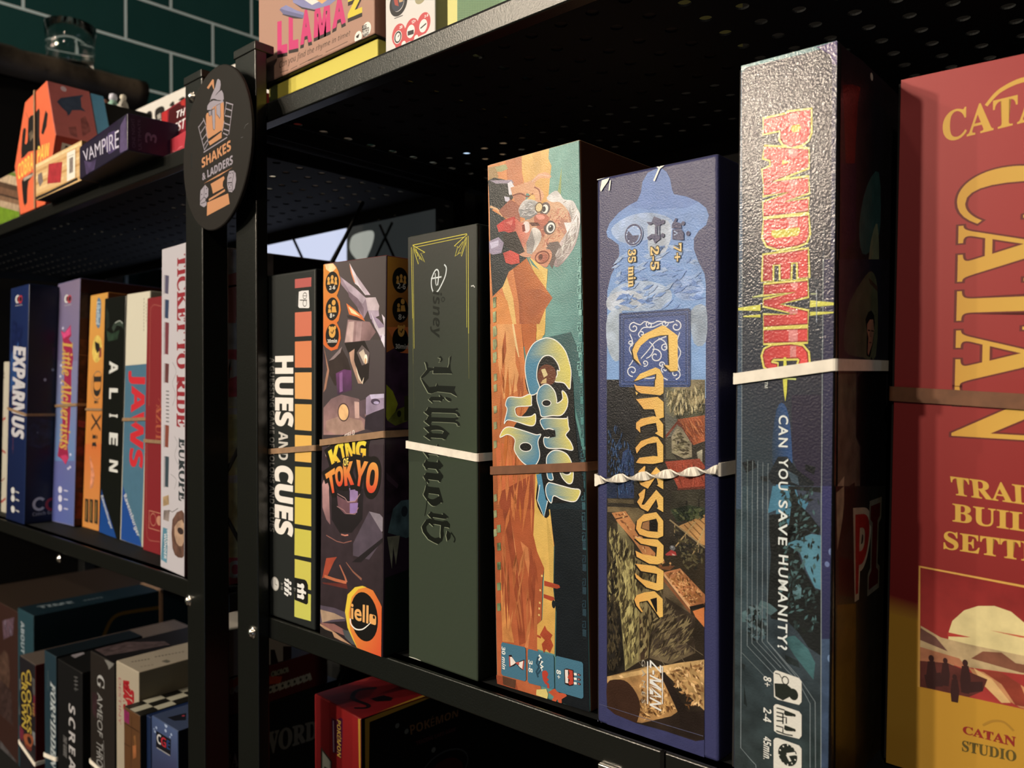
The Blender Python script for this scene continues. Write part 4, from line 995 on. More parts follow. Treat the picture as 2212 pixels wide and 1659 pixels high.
part('crest_panel'); TR(1270, 310, 3.0152); pen.m = 0.1
R('34466e', 202, 1105, 668, 1586, 1.2); RO('22304e', 210, 1112, 660, 1578, 0.5); RO('46598a', 216, 1122, 654, 1570, 0.4); RO('22304e', 232, 1138, 640, 1552, 0.4); R('3d5080', 236, 1142, 636, 1548, 0.6)
pen.m = 0
SW = 'dcd8d0'
def swirl(x, y, r, a, s=1, w=0.55):
    L(SW, [(x + (r * (1 - k / 22)) * math.cos(a + s * k * 0.42), y + (r * (1 - k / 22)) * math.sin(a + s * k * 0.42)) for k in range(19)], w)
for x, y, r, a, s in ((300, 1200, 36, -1.5, -1), (574, 1190, 38, -1.6, 1), (290, 1480, 38, 1.5, 1), (570, 1500, 36, 1.5, -1), (440, 1385, 48, -2, 1), (350, 1240, 26, 1, 1), (500, 1170, 24, 0, 1), (372, 1430, 22, 2, -1), (500, 1330, 26, -1, -1), (330, 1320, 18, 2, 1), (500, 1470, 24, 2, 1), (480, 1440, 20, 0, -1), (400, 1180, 24, -2, -1), (276, 1300, 20, 1.5, -1)): swirl(x, y, r, a, s)
for p_ in ('300,1166 340,1180 370,1160 420,1172 460,1158 520,1166 560,1160', '330,1240 360,1200 420,1196 480,1170', '272,1240 290,1290 270,1340 296,1400 268,1450', '598,1230 580,1300 604,1360 584,1420 600,1480', '330,1520 400,1530 470,1520 520,1540', '400,1290 430,1330 410,1380 380,1400', '460,1270 500,1290 520,1340', '345,1400 390,1350 440,1290 510,1256'): L(SW, p_, 0.5, sm=1)
part('title_lettering'); pen.m = 0.06
GO = 'e0a050'; GY = 'e6b85e'; DK = '17110e'
def gold(p, sm=0):
    q = pts(p); G(DK, [(x - 9, y + 7) for x, y in q], sm); G(GO, q, sm, g=(GY, 300, 0, 600, 0))
gold('350,1448 300,1400 290,1345 310,1300 360,1245 480,1186 500,1188 584,1250 586,1480 540,1484 494,1440 530,1445 524,1246 470,1250 400,1270 340,1320 318,1370 330,1410')
gold('300,1548 340,1500 440,1458 468,1470 492,1520 490,1630 440,1640 420,1630 330,1620 316,1640 305,1600 330,1590 440,1590 446,1500 380,1520 330,1540')
TR(1270, 820, 3.318)
gold('330,30 350,45 480,52 482,0 542,0 542,92 520,112 380,98 345,75')
gold('345,140 500,124 542,160 544,270 500,284 490,268 474,212 400,212 385,190')
gold('376,382 345,350 345,310 380,280 470,262 500,270 540,320 540,420 480,384 500,372 488,310 430,320 374,340')
gold('345,595 368,560 470,548 500,550 492,450 430,460 380,490 350,530 340,490 380,440 470,408 500,412 540,470 540,590 470,604 380,602')
def ess(y):
    gold(f'{372},{y+60} {362},{y+36} {404},{y-2} {412},{y+2} {404},{y+60} {384},{y+110} {402},{y+112} {490},{y+4} {540},{y+60} {540},{y+164} {494},{y+136} {504},{y+128} {490},{y+70} {430},{y+160} {380},{y+134} {352},{y+90}')
ess(622); ess(786)
gold('345,1070 352,1010 400,966 490,950 540,1012 540,1120 500,1138 430,1130 370,1110'); G(DK, '378,1066 390,1020 490,996 502,1030 500,1092 430,1086'); G('9a6a40', '384,1064 394,1026 440,1012 440,1082')
gold('335,1135 500,1146 542,1190 540,1310 500,1325 440,1320 350,1270 340,1226 390,1250 490,1268 496,1200 380,1176')
gold('340,1320 480,1336 542,1372 540,1500 500,1514 420,1490 345,1420 336,1386 390,1430 490,1460 496,1392 380,1372')
TR(1270, 1200, 3.615)
gold('418,440 380,392 362,345 380,310 440,288 520,278 584,340 586,476 560,486 515,420 466,352 402,364 404,396 430,440'); G(DK, '486,342 538,328 541,438 534,446')
pen.m = 0
part('player_icons'); TR(1270, 310, 3.0152); NV = '3c3c5c'
E('8e9cb4', 296, 594, 62, 76); E(NV, 296, 594, 57, 70); E('8fa4c4', 296, 594, 47, 58); E(NV, 292, 600, 40, 50); G('8fa4c4', '292,600 255,560 280,545 330,560 338,595'); 
for dx, dy in ((0, -54), (0, 54), (-44, 0), (44, 0), (30, -40), (-30, 40)): E('c8ccd0', 296 + dx, 594 + dy, 4, 4)
def halo(p): G('93a2b8', [(x, y) for x, y in pts(p)])
G(NV, '430,474 470,490 480,530 440,540 428,520 398,532 382,510 414,512'); E(NV, 488, 510, 12, 15); G(NV, '436,540 452,540 452,600 436,600'); G(NV, '462,534 468,534 468,606 462,606'); G(NV, '432,590 470,600 474,620 436,650 420,616 394,630 384,612 414,590'); E(NV, 486, 598, 12, 15)
G(NV, '546,530 570,486 582,488 576,510 606,520 610,552 546,552'); E(NV, 620, 520, 12, 14); G(NV, '550,560 580,556 604,556 624,580 624,630 550,625'); E(NV, 652, 586, 13, 16); L('93a2b8', '560,570 584,584 560,596', 0.6)
V('35 min', 262, 694, 312, 930, 'e6bf78', 's', 0.01, ol='3a3424', olw=0.06); V('2-5', 408, 676, 462, 818, 'e6bf78', 's', 0.01, ol='3a3424', olw=0.06); V('7+', 558, 656, 608, 762, 'e6bf78', 's', 0.01, ol='3a3424', olw=0.06)
part('publisher_lettering'); TR(1270, 1200, 3.615)
V('Z-MAN', 484, 818, 572, 1216, 'e8e0d0', 'i', 0.012); L('e8e0d0', '466,826 466,1160', 0.6); L('e8e0d0', '582,866 582,1160', 0.5); V('GAMES', 420, 812, 448, 1160, 'b8ab92', '', 0.0, sp=1.5)
use(b, 'front', 'shrink_wrap_tears'); TR(1270, 310, 3.0152)
G('f4efe4', '80,300 90,240 140,222 128,250 100,290 84,316'); L('efe9dc', '146,240 138,306', 0.7); L('f0eadc', '60,236 150,208 300,166 440,138 560,122', 0.5); L('f4efe6', '486,140 466,160 430,244', 1.0); L('f4efe6', '440,140 466,162 500,134', 0.9)
TR(1270, 1200, 3.615); L('7c7a8c', '70,1200 66,1260 80,1300 110,1308', 0.5); L('5b5a6c', '90,1160 500,1290 900,1410', 0.25)
band(b, 'twisted white rubber band round the navy box with the medieval town', 1291, 1037, 1553, 1014, RUB_W, 0.0060, twist=5.0, yb=0.002)

# ---- glossy virus box
b = gbox('tall glossy dark game box with red block lettering outlined in yellow', (-0.1554, 0.3212, 0.09, -1.01, -0.01, 0.0416, 0.3050), ZR, 0.222,
         dict(all='26303a', front='2c3038', side_b='2a2420', top='5f7a80'), 'pebble', r=0.0024)
use(b, 'front', 'world_map'); TR(1570, 60, 3.073); pen.m = 0.08
patch('90,250 738,80 730,1659 72,1659', ('34323a', '2f2c34', '2e2b33', '2f3038'))
TR(1570, 560, 3.073); patch('66,700 730,650 726,1659 60,1659', ('2c2f37', '2b2732', '2e3638', '313f42'))
G('2c2634', '430,900 640,900 640,1659 560,1659 430,1300')
G('2f4c74', '330,1000 380,960 420,1100 430,1450 330,1500 300,1250', 3, g=('2a3844', 380, 1200, 300, 1200)); G('3c6a88', '330,1480 420,1470 420,1659 310,1659', g=('4a86a0', 360, 1480, 360, 1659), m=0.3)
pen.m = 0.45
G('191d1f', '340,1310 400,1310 470,1400 580,1480 560,1560 500,1570 440,1500 360,1500 300,1490 270,1440', 0); G('3c4a50', '400,1400 470,1440 480,1500 430,1480'); G('191d1f', '520,1360 590,1380 580,1430 520,1400'); G('1a1e20', '100,1350 180,1330 200,1380 130,1420'); G('1a1e20', '220,1440 290,1440 270,1480 230,1470'); G('506a70', '420,1520 560,1600 620,1659 440,1659')
TR(1570, 1050, 2.724)
patch('50,0 640,0 640,1659 45,1659', ('334446', '3a3a48', '2e3a36', '2e3432'))
G('4a7888', '270,0 400,0 420,60 480,100 440,180 390,150 350,330 280,330 290,140 240,160', m=0.3); G('54808a', '370,290 420,270 555,290 555,610 520,600 470,500 430,390 360,350', m=0.15); G('1a1c1a', '250,170 330,160 360,230 440,240 500,280 540,290 550,250 490,170 420,100 400,20 560,40 560,0 640,0 640,10 360,0 380,110 350,340 420,390 460,500 520,610 556,615 556,1000 480,950 420,860 360,800 260,780 240,700 260,400 250,300'); G('5e7c7c', '410,580 440,600 436,660 400,670 386,620', m=0.4); G('3b5a58', '330,890 400,880 480,960 520,1040 510,1140 400,1000', m=0.5); G('4b5e5c', '200,670 250,690 300,730 260,760 180,720', m=0.6); G('475a58', '90,740 200,700 240,780 160,800 90,800', m=0.7)
G('222826', '340,990 420,1030 430,1070 350,1040'); G('1c2220', '100,1160 120,1300 100,1280'); G('242a28', '80,1040 110,1050 100,1090')
pen.m = 0
TR(1570, 60, 3.073)
G('5f8a88', '85,245 400,150 745,70 745,100 560,160 250,235 130,262 100,300 90,290', m=0.2); G('4a3a66', '590,128 740,82 744,300 700,250 690,180 640,150', m=0.2); G('3c3a50', '700,240 744,250 736,1659 690,1659'); G('3e5468', '85,245 100,300 104,1659 72,1659')
TR(1570, 560, 3.073); G('332f46', '646,0 736,0 728,1659 634,1659', g=('2c2a40', 690, 0, 690, 1659)); G('3a4a58', '70,0 104,0 100,1659 60,1659')
TR(1570, 1050, 2.724); G('36345a', '560,0 642,0 640,900 558,900', g=('2c2c44', 600, 0, 600, 900)); G('3c4a5c', '558,900 640,900 640,1659 556,1659', m=0.4); E('6a7494', 616, 388, 18, 22); E('6a7494', 590, 460, 14, 16); E('7488a0', 612, 1016, 20, 24)
speck(('5c6c6a', '1a1e1c', '46585a', '2a3230'), '100,700 250,690 240,900 120,930', 160, 3, 1.4, 0, 1.5, 2); speck(('20241f', '4a6460', '2c3834'), '300,0 550,0 550,900 420,880 300,700', 260, 3, 1.2, 1.0, 1.0, 3)
part('line_pattern'); TR(1570, 60, 3.073)
LC = '7e8480'
L('5a5a60', '104,270 108,900 104,1659', 0.25); L('6a6a70', '646,1340 640,1659', 0.2)
TR(1570, 560, 3.073); L(LC, '102,0 100,900 98,1659', 0.3); L('8f938e', '640,0 634,800 628,1659', 0.28)
for k, x in enumerate((138, 172, 206, 240, 274)): L(LC if k else '70786f', f'{x},{1330+k*6} {x-4},1659', 0.24)
TR(1570, 1050, 2.724)
L('8a908a', '556,0 554,1659', 0.3); L(LC, '88,0 82,1540 150,1620 170,1640 172,1659', 0.32)
L(LC, '122,0 120,940 280,1110 360,1180', 0.26); L(LC, '150,0 148,925 300,1090', 0.26); L(LC, '182,0 178,918 320,1070', 0.26); L(LC, '212,0 208,915 350,1080 440,1170', 0.26); L(LC, '242,0 238,915 400,1110 490,1280 490,1659', 0.26); L(LC, '240,915 420,1120 520,1270 522,1659', 0.26); L('707670', '88,980 270,1170', 0.24)
part('title_lettering')
RD = 'cf3f3c'; YL = 'e0cf62'
LET = []
def pan(ox, oy, s, p, hole=None): LET.append(((ox, oy, s), p, hole))
A1 = (1570, 60, 3.073); A2 = (1570, 560, 3.073)
pan(*A1, '248,612 395,582 400,570 552,548 548,700 530,745 500,766 430,786 380,765 362,735 358,672 250,696', '432,650 480,640 492,660 480,690 440,694 425,676')
pan(*A1, '248,796 538,814 540,920 245,1036 245,944 298,924 296,872 250,860', '368,878 420,890 368,910')
pan(*A1, '248,1036 538,1000 540,1088 372,1158 540,1142 540,1212 246,1246 246,1166 420,1090 246,1106')
pan(*A1, '248,1280 538,1252 538,1370 520,1420 470,1440 340,1462 272,1440 248,1390', '298,1345 480,1325 488,1350 470,1380 320,1396 296,1378')
TR(*A1)
pan(*A2, '246,-20 534,-60 534,118 480,122 478,16 420,20 416,128 364,130 362,30 298,34 296,140 246,142')
pan(*A2, '246,178 534,150 534,240 340,300 534,352 534,424 246,442 246,378 470,366 246,300 246,278 470,216 246,228')
pan(*A2, '246,478 534,466 534,540 246,550')
pan(*A2, '244,640 256,604 300,582 430,572 500,584 530,620 536,690 520,720 490,740 484,690 490,664 470,650 310,654 288,672 292,694 330,700 330,730 290,728 258,710')
part('title_lettering')
for tr, p, hole in LET:
    TR(*tr); q = pts(p); n = len(q); cx = sum(a for a, _ in q) / n; cy = sum(c for _, c in q) / n
    G(YL, q); L(YL, q, 2.7, closed=True)
TR(*A1); 
for tr, p, hole in LET:
    TR(*tr); q = pts(p)
    L('8a2424', q, 1.0, closed=True); G('a83032', q, g=('de4a44', 250, 0, 420, 0)); 
    if hole: G('8a2424', [(x, y) for x, y in pts(hole)]); G('d8c24a', hole)
TR(*A1)
for p in ('400,580 470,566 470,630 430,640', '410,806 470,810 470,850 420,860', '410,1016 470,1008 470,1040 430,1060', '400,1266 470,1258 470,1320 420,1326'): G('e08a80', p, m=0.3)
TR(*A2)
for p in ('420,160 470,156 470,190 440,200', '410,330 470,336 470,360 420,366', '410,470 470,468 470,544 410,546', '420,574 460,574 460,648 420,650'): G('e08a80', p, m=0.3)
part('light_flare')
L('d8cf58', '66,332 224,322', 1.0, w2=2.6); L('d8cf58', '110,380 224,376', 0.5, w2=1.2); L('c8c878', '170,252 240,240', 0.4, w2=1.2); L('d8cf58', '736,296 552,296', 0.8, w2=2.8); L('d8cf58', '730,352 552,362', 0.4, w2=1.6); L('c0c090', '600,230 556,230', 0.5)
G('d5cc50', '378,650 394,650 402,800 398,880 388,945 378,880 372,800', 0); L('c8cc70', '300,786 460,796', 0.7); L('9aa0a4', '596,200 596,420', 0.3)
part('tagline_lettering'); TR(1570, 560, 3.073)
V('TM', 252, 812, 272, 856, 'c8c4b4')
def vs_(s, y0, y1): V(s, 346, y0, 404, y1, 'e4e2d2', '', 0.018, sp=1.25)
vs_('CAN', 1036, 1248); vs_('YOU', 1322, 1534)
TR(1570, 1050, 2.724)
def vt_(s, y0, y1): V(s, 306, y0, 354, y1, 'e4e2d2', '', 0.018, sp=1.2)
vt_('SAVE', 84, 350); vt_('HUMANITY?', 404, 966)
part('player_icons')
CR_ = 'e0d6c0'; DKI = '23271f'
for q in ('275,1098 285,1086 300,1086 425,1130 440,1150 440,1270 425,1288 300,1256 278,1240', '275,1296 285,1284 300,1284 425,1326 440,1346 440,1470 425,1488 300,1456 278,1440', '275,1494 285,1482 300,1482 425,1526 440,1546 440,1680 275,1680'): G(CR_, q)
G(DKI, '280,1160 350,1164 380,1190 370,1240 330,1262 285,1236'); E(DKI, 392, 1226, 28, 34); ring(DKI, 344, 1144, 22, 26, 0.45); L(DKI, '284,1100 310,1108 322,1130', 0.4)
for dy in (0, 88): G(DKI, f'340,{1318+dy} 352,{1322+dy} 392,{1338+dy} 388,{1356+dy} 350,{1352+dy} 336,{1342+dy}'); E(DKI, 396, 1348 + dy, 10, 9)
for p in ('292,1305 340,1318', '292,1330 335,1340', '292,1352 330,1362', '292,1380 335,1384', '330,1360 350,1362 350,1398', '290,1410 330,1420 330,1450', '290,1440 350,1462 388,1468', '330,1342 330,1400'): L(DKI, p, 0.55)
E(DKI, 358, 1582, 57, 64); L(CR_, '354,1580 404,1574', 1.2); L(CR_, '354,1580 374,1620', 1.0)
for k in range(12): a = rad(30 * k); L(CR_, f'{358+46*math.cos(a)},{1582+53*math.sin(a)} {358+56*math.cos(a)},{1582+63*math.sin(a)}', 0.5)
V('8+', 216, 1116, 262, 1186, 'e8e0cc', 'bi'); V('2-4', 216, 1302, 262, 1396, 'e8e0cc', 'bi'); V('45min.', 216, 1470, 262, 1620, 'e8e0cc', 'bi')
use(b, 'side', 'cover_artwork'); TR(1570, 60, 3.073); pen.m = 0.2
patch('760,120 1400,120 1400,1800 745,1800', ('2e2226', '1a1a1c', '20201c', '2f2a28'))
G('6c1f1a', '770,380 830,375 890,395 870,500 850,900 790,900'); G('2c2030', '760,900 860,900 860,1400 760,1500'); G('3f5c52', '930,1050 1010,960 1020,1300 980,1450 900,1500 880,1300', 3); G('8a8a64', '960,1400 1000,1300 1010,1560 980,1659 940,1600', 3); E('d8cfb0', 962, 325, 9, 26)
TR(1570, 560, 3.073)
patch('745,0 1400,0 1400,2000 735,2000', ('33303a', '1c1b18', '1a1612', '3a3830'))
G('6e6a48', '900,140 960,80 1000,200 990,640 900,650 780,600 800,340 850,220', 3, g=('3c4a40', 1000, 300, 760, 300)); G('5a4030', '940,120 1000,180 1000,215 950,160'); G('1d1a16', '930,480 920,400 940,350 960,340 978,370 982,420 970,560 950,650 930,640'); G('b07c5c', '932,430 950,400 972,400 978,470 966,560 940,640 930,600'); G('241c18', '930,470 940,520 934,640 928,640'); L('2a1c16', '936,470 952,474', 0.5); L('2a1c16', '958,474 976,478', 0.5); L('6e4a3c', '956,480 950,510 960,512', 0.4); L('7a4038', '944,552 962,554', 0.5)
G('131313', '870,780 930,730 960,650 1000,740 1060,760 1060,1500 1000,1659 985,1659 955,1500 940,1659 885,1659 890,1240 860,1180'); G('6e6850', '740,740 860,740 856,1180 880,1240 884,1659 735,1659', m=0.4, g=('5a5444', 740, 1000, 880, 1000)); G('bfb08c', '735,1500 780,1440 770,1659 735,1659', m=0.3); G('2b241a', '790,1520 850,1480 858,1659 785,1659')
TR(1570, 1050, 2.724)
patch('640,0 1300,0 1300,1900 640,1900', ('2c2a24', '14130f', '161208', '3a2a10'))
G('a89c78', '645,40 690,0 690,150 650,380', m=0.4); G('2a241a', '700,20 760,0 760,220 660,330 680,200'); G('3a120e', '660,420 760,440 760,660 660,640'); G('6a4a14', '650,700 760,690 756,1659 640,1659', g=('4a3410', 650, 700, 650, 1659))
part('cover_lettering')
T('P', '758,640 806,612 850,160 756,168', 'a02a20', 'b', 0.0, ol='b8ad8a', olw=0.06); T('I', '838,596 886,560 900,110 850,130', '58140f', 'b', 0.02, ol='80745c', olw=0.05)
pen.m = 0
band(b, 'cream rubber band round the tall glossy box with red block lettering', 1588, 818, 1807, 788, RUB_W, 0.0048, yb=0.002)

# ---- red and yellow box at the near end
b = gbox('wide red and yellow game box with a sunset picture and big gold serif lettering', (-0.1069, 0.3691, -0.32, -1.64, -0.59, 0.0750, 0.2972), ZR, 0.245,
         dict(all='8e2a24', front='a03430', top='b04a40', side_a='7a2420'), 'satin', r=0.0022)
use(b, 'front', 'red_gold_print'); TR(1880, 80, 2.024)
patch('126,176 900,-20 900,1640 96,1640', ('b04540', 'a83c38', '98302c', '902c28'))
TR(1880, 820, 1.976)
patch('90,0 900,0 900,1100 75,960', ('98302c', '962e2a', '8a2420', '7c1f1c'))
G('c28a2a', '75,930 130,940 200,955 900,1120 900,1800 55,1660', g=('bd8a2e', 100, 950, 300, 1600))
patch('75,915 210,955 205,1030 74,995', ('842420', '862622', 'c08830', 'be862c'))
part('title_lettering'); TR(1880, 80, 2.024); CG = 'd49b3e'; CG2 = 'c89a5c'
V('CATAN', 385, 598, 800, 1801, CG, 's', 0.005, ol='6a2a24', olw=0.02, col2='d8a848')
part('brand_logo'); 
T('CATAN', '318,462 900,318 900,190 318,330', 'd9a545', 's', 0.01)
L('d9a545', '506,300 560,240 640,196 720,176', 1.2, sm=1, w2=2.2)
TR(1880, 820, 1.976)
T('TRADE', '352,490 800,552 800,470 342,412', 'd2a244', 's', 0.01); T('BUILD', '352,606 790,668 790,588 352,530', 'd2a244', 's', 0.01); T('SETTLE', '314,722 830,800 830,712 314,646', 'd2a244', 's', 0.01)
part('sunset_picture'); pen.m = 0.15
FR = '210,798 900,930 900,1462 206,1312'
G('84201e', '212,800 900,932 900,1460 208,1310', g=('a83830', 400, 850, 420, 1100)); 
G('e0c888', '335,1075 350,1030 400,985 460,966 530,966 600,990 660,1040 690,1150 680,1220 330,1150', 0); G('b53a30', '330,1078 430,1100 330,1096'); G('c05038', '510,1070 660,1096 900,1100 900,1130 640,1100')
G('b89a6c', '215,1050 300,1100 420,1130 660,1180 660,1260 210,1200', m=0.4); G('6a4538', '215,1060 280,1100 330,1160 210,1110', m=0.4); G('7a4a34', '430,1190 480,1160 560,1165 620,1210 900,1260 900,1300 640,1250', m=0.4); G('c98a58', '420,1230 620,1290 900,1462 640,1400 470,1300', m=0.3); G('8d3a28', '470,1240 560,1250 640,1300 680,1400 620,1390 560,1300', m=0.3); G('e0b070', '440,1230 520,1280 600,1380 560,1380 480,1300', m=0.2); G('5c2c24', '208,1180 330,1210 500,1280 480,1330 420,1355 208,1310', m=0.4); G('a86a48', '210,1140 380,1190 420,1240 330,1210 210,1200', m=0.4)
DKP = '3a1f1c'
for x, y, s in ((260, 1190, 1.2), (320, 1200, 1.0), (405, 1210, 1.2), (360, 1270, 1.0)):
    E(DKP, x, y, 10 * s, 12 * s); G(DKP, f'{x-12*s},{y+10*s} {x+12*s},{y+10*s} {x+20*s},{y+60*s} {x+14*s},{y+110*s} {x-14*s},{y+104*s} {x-18*s},{y+60*s}')
G(DKP, '230,1260 300,1250 310,1310 240,1310'); G(DKP, '400,1290 480,1290 480,1330 400,1340')
pen.m = 0
L('d6a04a', '206,1312 210,798 900,930', 1.0)
part('publisher_lettering')
T('CATAN', '396,1510 620,1568 620,1526 396,1478', '8e2a22', 's', 0.02); T('STUDIO', '392,1586 622,1632 622,1586 392,1540', '5a4a22', 's', 0.012); L('a8782a', '480,1476 520,1458 570,1462 612,1500', 0.9, sm=1)
band(b, 'brown rubber band round the wide red and yellow box', 1921, 850, 2260, 874, RUB_B, 0.0062)
# tiny orange cards box behind the navy box
b = gbox('small orange box hidden behind the navy box with the medieval town', (-0.272, 0.545, 0, 0, 0, 0.050, 0.236), ZR, 0.06, dict(all='b06a3c', top='c07a48'), 'satin', tray=False)
use(b, 'front', 'printed_stripe'); a_ = b.faces['front']; TR()
G('8a4a2a', '1330,360 1350,350 1352,420 1332,420')

# ---- red card-game box on the lower board
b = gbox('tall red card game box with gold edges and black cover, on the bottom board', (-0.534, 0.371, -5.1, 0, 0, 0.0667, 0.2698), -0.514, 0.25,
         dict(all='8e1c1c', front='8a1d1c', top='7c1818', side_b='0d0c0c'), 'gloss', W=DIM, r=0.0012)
use(b, 'front', 'red_panel'); TR(660, 1440, 6.506)
patch('128,392 330,500 345,1500 125,1500', ('8a2020', '7a1a1a', '6c1616', '741818')); patch('345,505 770,740 790,1500 360,1500', ('a02422', '9c2422', '861c1c', '8a1e1e'))
part('gold_edge'); G('c08a34', '738,722 790,748 800,1500 752,1500')
part('title_lettering')
G('5a1a34', '362,716 440,752 490,716 524,740 520,1040 500,1300 440,1220 384,1214')
V('POKÉMON', 442, 740, 508, 1290, 'd8ac4c', 'b', 0.01); L('c9a0a8', '390,760 396,1200', 1.6); G('3a3028', '214,1130 372,1330 366,1500 214,1500'); G('b0a890', '236,1186 352,1340 352,1500 320,1500 300,1420 262,1400 260,1500 236,1500')
use(b, 'top', 'printed_dragon'); TR(660, 1440, 6.506)
G('58100f', '150,380 520,240 1000,290 900,420 620,470 380,490', m=0.2); G('a8342c', '540,230 880,118 930,150 860,200'); L('140a0a', '680,580 840,580 880,540 700,470 660,420 720,340 860,310 1000,300', 3.0, sm=1, w2=5.0); G('140a0a', '900,450 1100,400 1230,440 1200,480 1000,490')
G('b0842c', '780,735 1640,402 1760,420 870,790', 0)
use(b, 'side', 'cover_print'); TR(660, 1440, 6.506)
G('b08430', '835,740 1700,398 1800,420 900,780 890,1600 840,1600')
T('POKÉMON', '1480,960 2140,700 2150,580 1460,800', '6a4a2a', 'b', 0.0); T('TRADING CARD GAME', '1560,1110 2110,900 2110,850 1550,1050', '4a2424', 'b', 0.0)
for x, y in ((1290, 830), (1420, 910), (1800, 1170)): E('5c5c54', x, y, 30, 36)
ring('3a3a38', 1960, 1440, 330, 260, 1.2); E('3a0e0e', 1960, 1560, 260, 260)
# ================================================================== top boards
# ---- kraft box and its neighbours on the near unit
yb_ = gbox('flat yellow game box lying under the big kraft-brown box', (-0.5375, 0.3345, 0, 0, 0, 0.1300, 0.0213), ZT, 0.16, dict(all='d8c24e', front='dcc650', side_b='b8a648'), 'satin', tray=False)
use(yb_, 'front', 'printed_band'); TR(560, 160, 11.06); G('c8b23c', '300,660 1000,360 1000,330 300,630', m=0.2)
b = gbox('kraft-brown game box with big pink lettering and a llama foot, lying on the yellow box', (-0.5440, 0.3300, 0, 0, 0, 0.1390, 0.1900), ZT + 0.0214, 0.17, dict(all='a87c62', front='b4866c', side_b='8a5a44'), 'satin', tray=False, r=0.0016)
use(b, 'front', 'title_lettering'); TR(560, 0, 3.687)
SHD = '2c211c'
for ch, q in (('L', '150,420 218,405 216,165 150,185'), ('L', '240,385 306,370 306,120 240,140'), ('A', '332,345 414,318 400,78 344,100'), ('M', '440,290 562,236 556,20 446,50'), ('A', '588,218 682,170 670,-30 604,-10')):
    q_ = pts(q); T(ch, ' '.join(f'{x},{y+28}' for x, y in q_), SHD, 'b', 0.04)
for ch, q in (('L', '150,420 218,405 216,165 150,185'), ('L', '240,385 306,370 306,120 240,140'), ('A', '332,345 414,318 400,78 344,100'), ('M', '440,290 562,236 556,20 446,50'), ('A', '588,218 682,170 670,-30 604,-10')):
    T(ch, q, 'd0386a', 'b', 0.04)
T('Z', '712,168 812,126 812,-30 712,10', SHD, 'b', 0.04); T('Z', '712,136 812,94 812,-62 712,-22', 'e0c43a', 'b', 0.04)
T('Can you find the rhyme in time?', '160,560 724,292 724,240 160,490', '3a2a22', 'i', 0.0)
for a in ('166,578 232,556', '250,552 302,524', '322,516 470,440', '388,485 505,436', '528,416 704,330'): L('3a2a22', a, 0.35)
part('llama_drawing'); pen.m = 0.05
G('6e6a86', '160,76 210,44 300,90 356,112 350,146 290,132 190,112'); G('8a86a6', '166,66 214,40 300,84 356,100 350,120 290,104 200,80'); G('3a3438', '190,112 290,132 350,146 340,150 270,146 180,116'); G('8a86a6', '270,20 340,60 440,74 560,40 610,0 600,-40 260,-40'); G('e8dcc8', '300,-40 420,40 520,-10 560,-40'); G('e0a868', '430,-20 500,30 540,0 540,-40'); G('3a3438', '270,20 340,70 440,90 450,80 340,56')
pen.m = 0
part('publisher_logo'); E('f2e6d0', 855, 232, 36, 56); E('f2e6d0', 788, 296, 30, 48); T('BIG', '820,240 854,226 854,192 820,206', '2a2420', 'b', 0.03); T('POTATO', '820,268 874,244 874,214 820,238', '2a2420', 'b', 0.03); T('GAMES', '826,296 872,276 872,250 826,270', '2a2420', 'b', 0.03); G('2a2420', '770,290 798,266 790,300 776,304')
b = gbox('narrow white game box with red and black round badges, second from the kraft-brown box', (-0.4006, 0.3350, 0, 0, 0, 0.0472, 0.16), ZT, 0.16, dict(all='c9bba6', front='e2d6c4', side_b='8f8770'), 'satin', tray=False)
use(b, 'front', 'player_icons'); TR(560, 0, 3.687); RC = 'd0504e'
for x, y, r in ((1110, 276, 54), (1216, 236, 56), (1310, 186, 54)): E(RC, x, y, r, r * 1.6)
G(RC, '1070,330 1090,390 1210,320 1330,262 1340,200 1200,180')
for x, y in ((1104, 296), (1206, 250), (1306, 205)): E('f0e4d4', x, y, 32, 52)
ring('2a2624', 1104, 296, 28, 46, 1.0); L('2a2624', '1104,296 1116,276', 0.6); G('3a3030', '1182,250 1230,235 1230,270 1182,285'); L('2a2624', '1284,226 1330,186', 0.9)
T('20', '1118,232 1140,222 1140,200 1118,210', 'f0e4d4', 'b', 0.02); T('12+', '1214,190 1246,176 1246,152 1214,166', 'f0e4d4', 'b', 0.02); T('2-8', '1316,142 1346,128 1346,108 1316,122', 'f0e4d4', 'b', 0.02)
E('f0e4d4', 1150, 352, 18, 26); E('f0e4d4', 1250, 300, 16, 22)
part('round_emblem'); ring('2a2624', 1108, 20, 72, 108, 3.0); E('3a3c44', 1104, 10, 50, 78); G('b04a3c', '1070,-10 1100,-20 1110,50 1080,40'); G('caa070', '1104,-40 1140,-40 1146,10 1116,20'); L('2a2624', '1076,148 1144,122', 0.5); E('a89a70', 1284, -20, 44, 50)
b = gbox('pale yellow game box printed with green gingham check, next to the white badge box', (-0.3435, 0.3350, 0, 0, 0, 0.1150, 0.17), ZT, 0.16, dict(all='dcd078', front='e0d27c', side_b='a89c58'), 'satin', tray=False)
use(b, 'front', 'gingham_print'); TR(980, 0, 8.508)
a = ST(60, 380); R('dfe8c0', 66, 400, 1500, -900)
for k in range(48):
    x = 70 + k * 30; R('7f9a6c', x, 400, x + 14, -900)
for k in range(40):
    y = 396 - k * 33; R('7f9a6c', 66, y, 1500, y - 15)
for k in range(40):
    y = 396 - k * 33
    for j in range(26):
        x = 70 + j * 30
        if y > -60 and x < 860: R('3e5c3e', x, y, x + 14, y - 15)

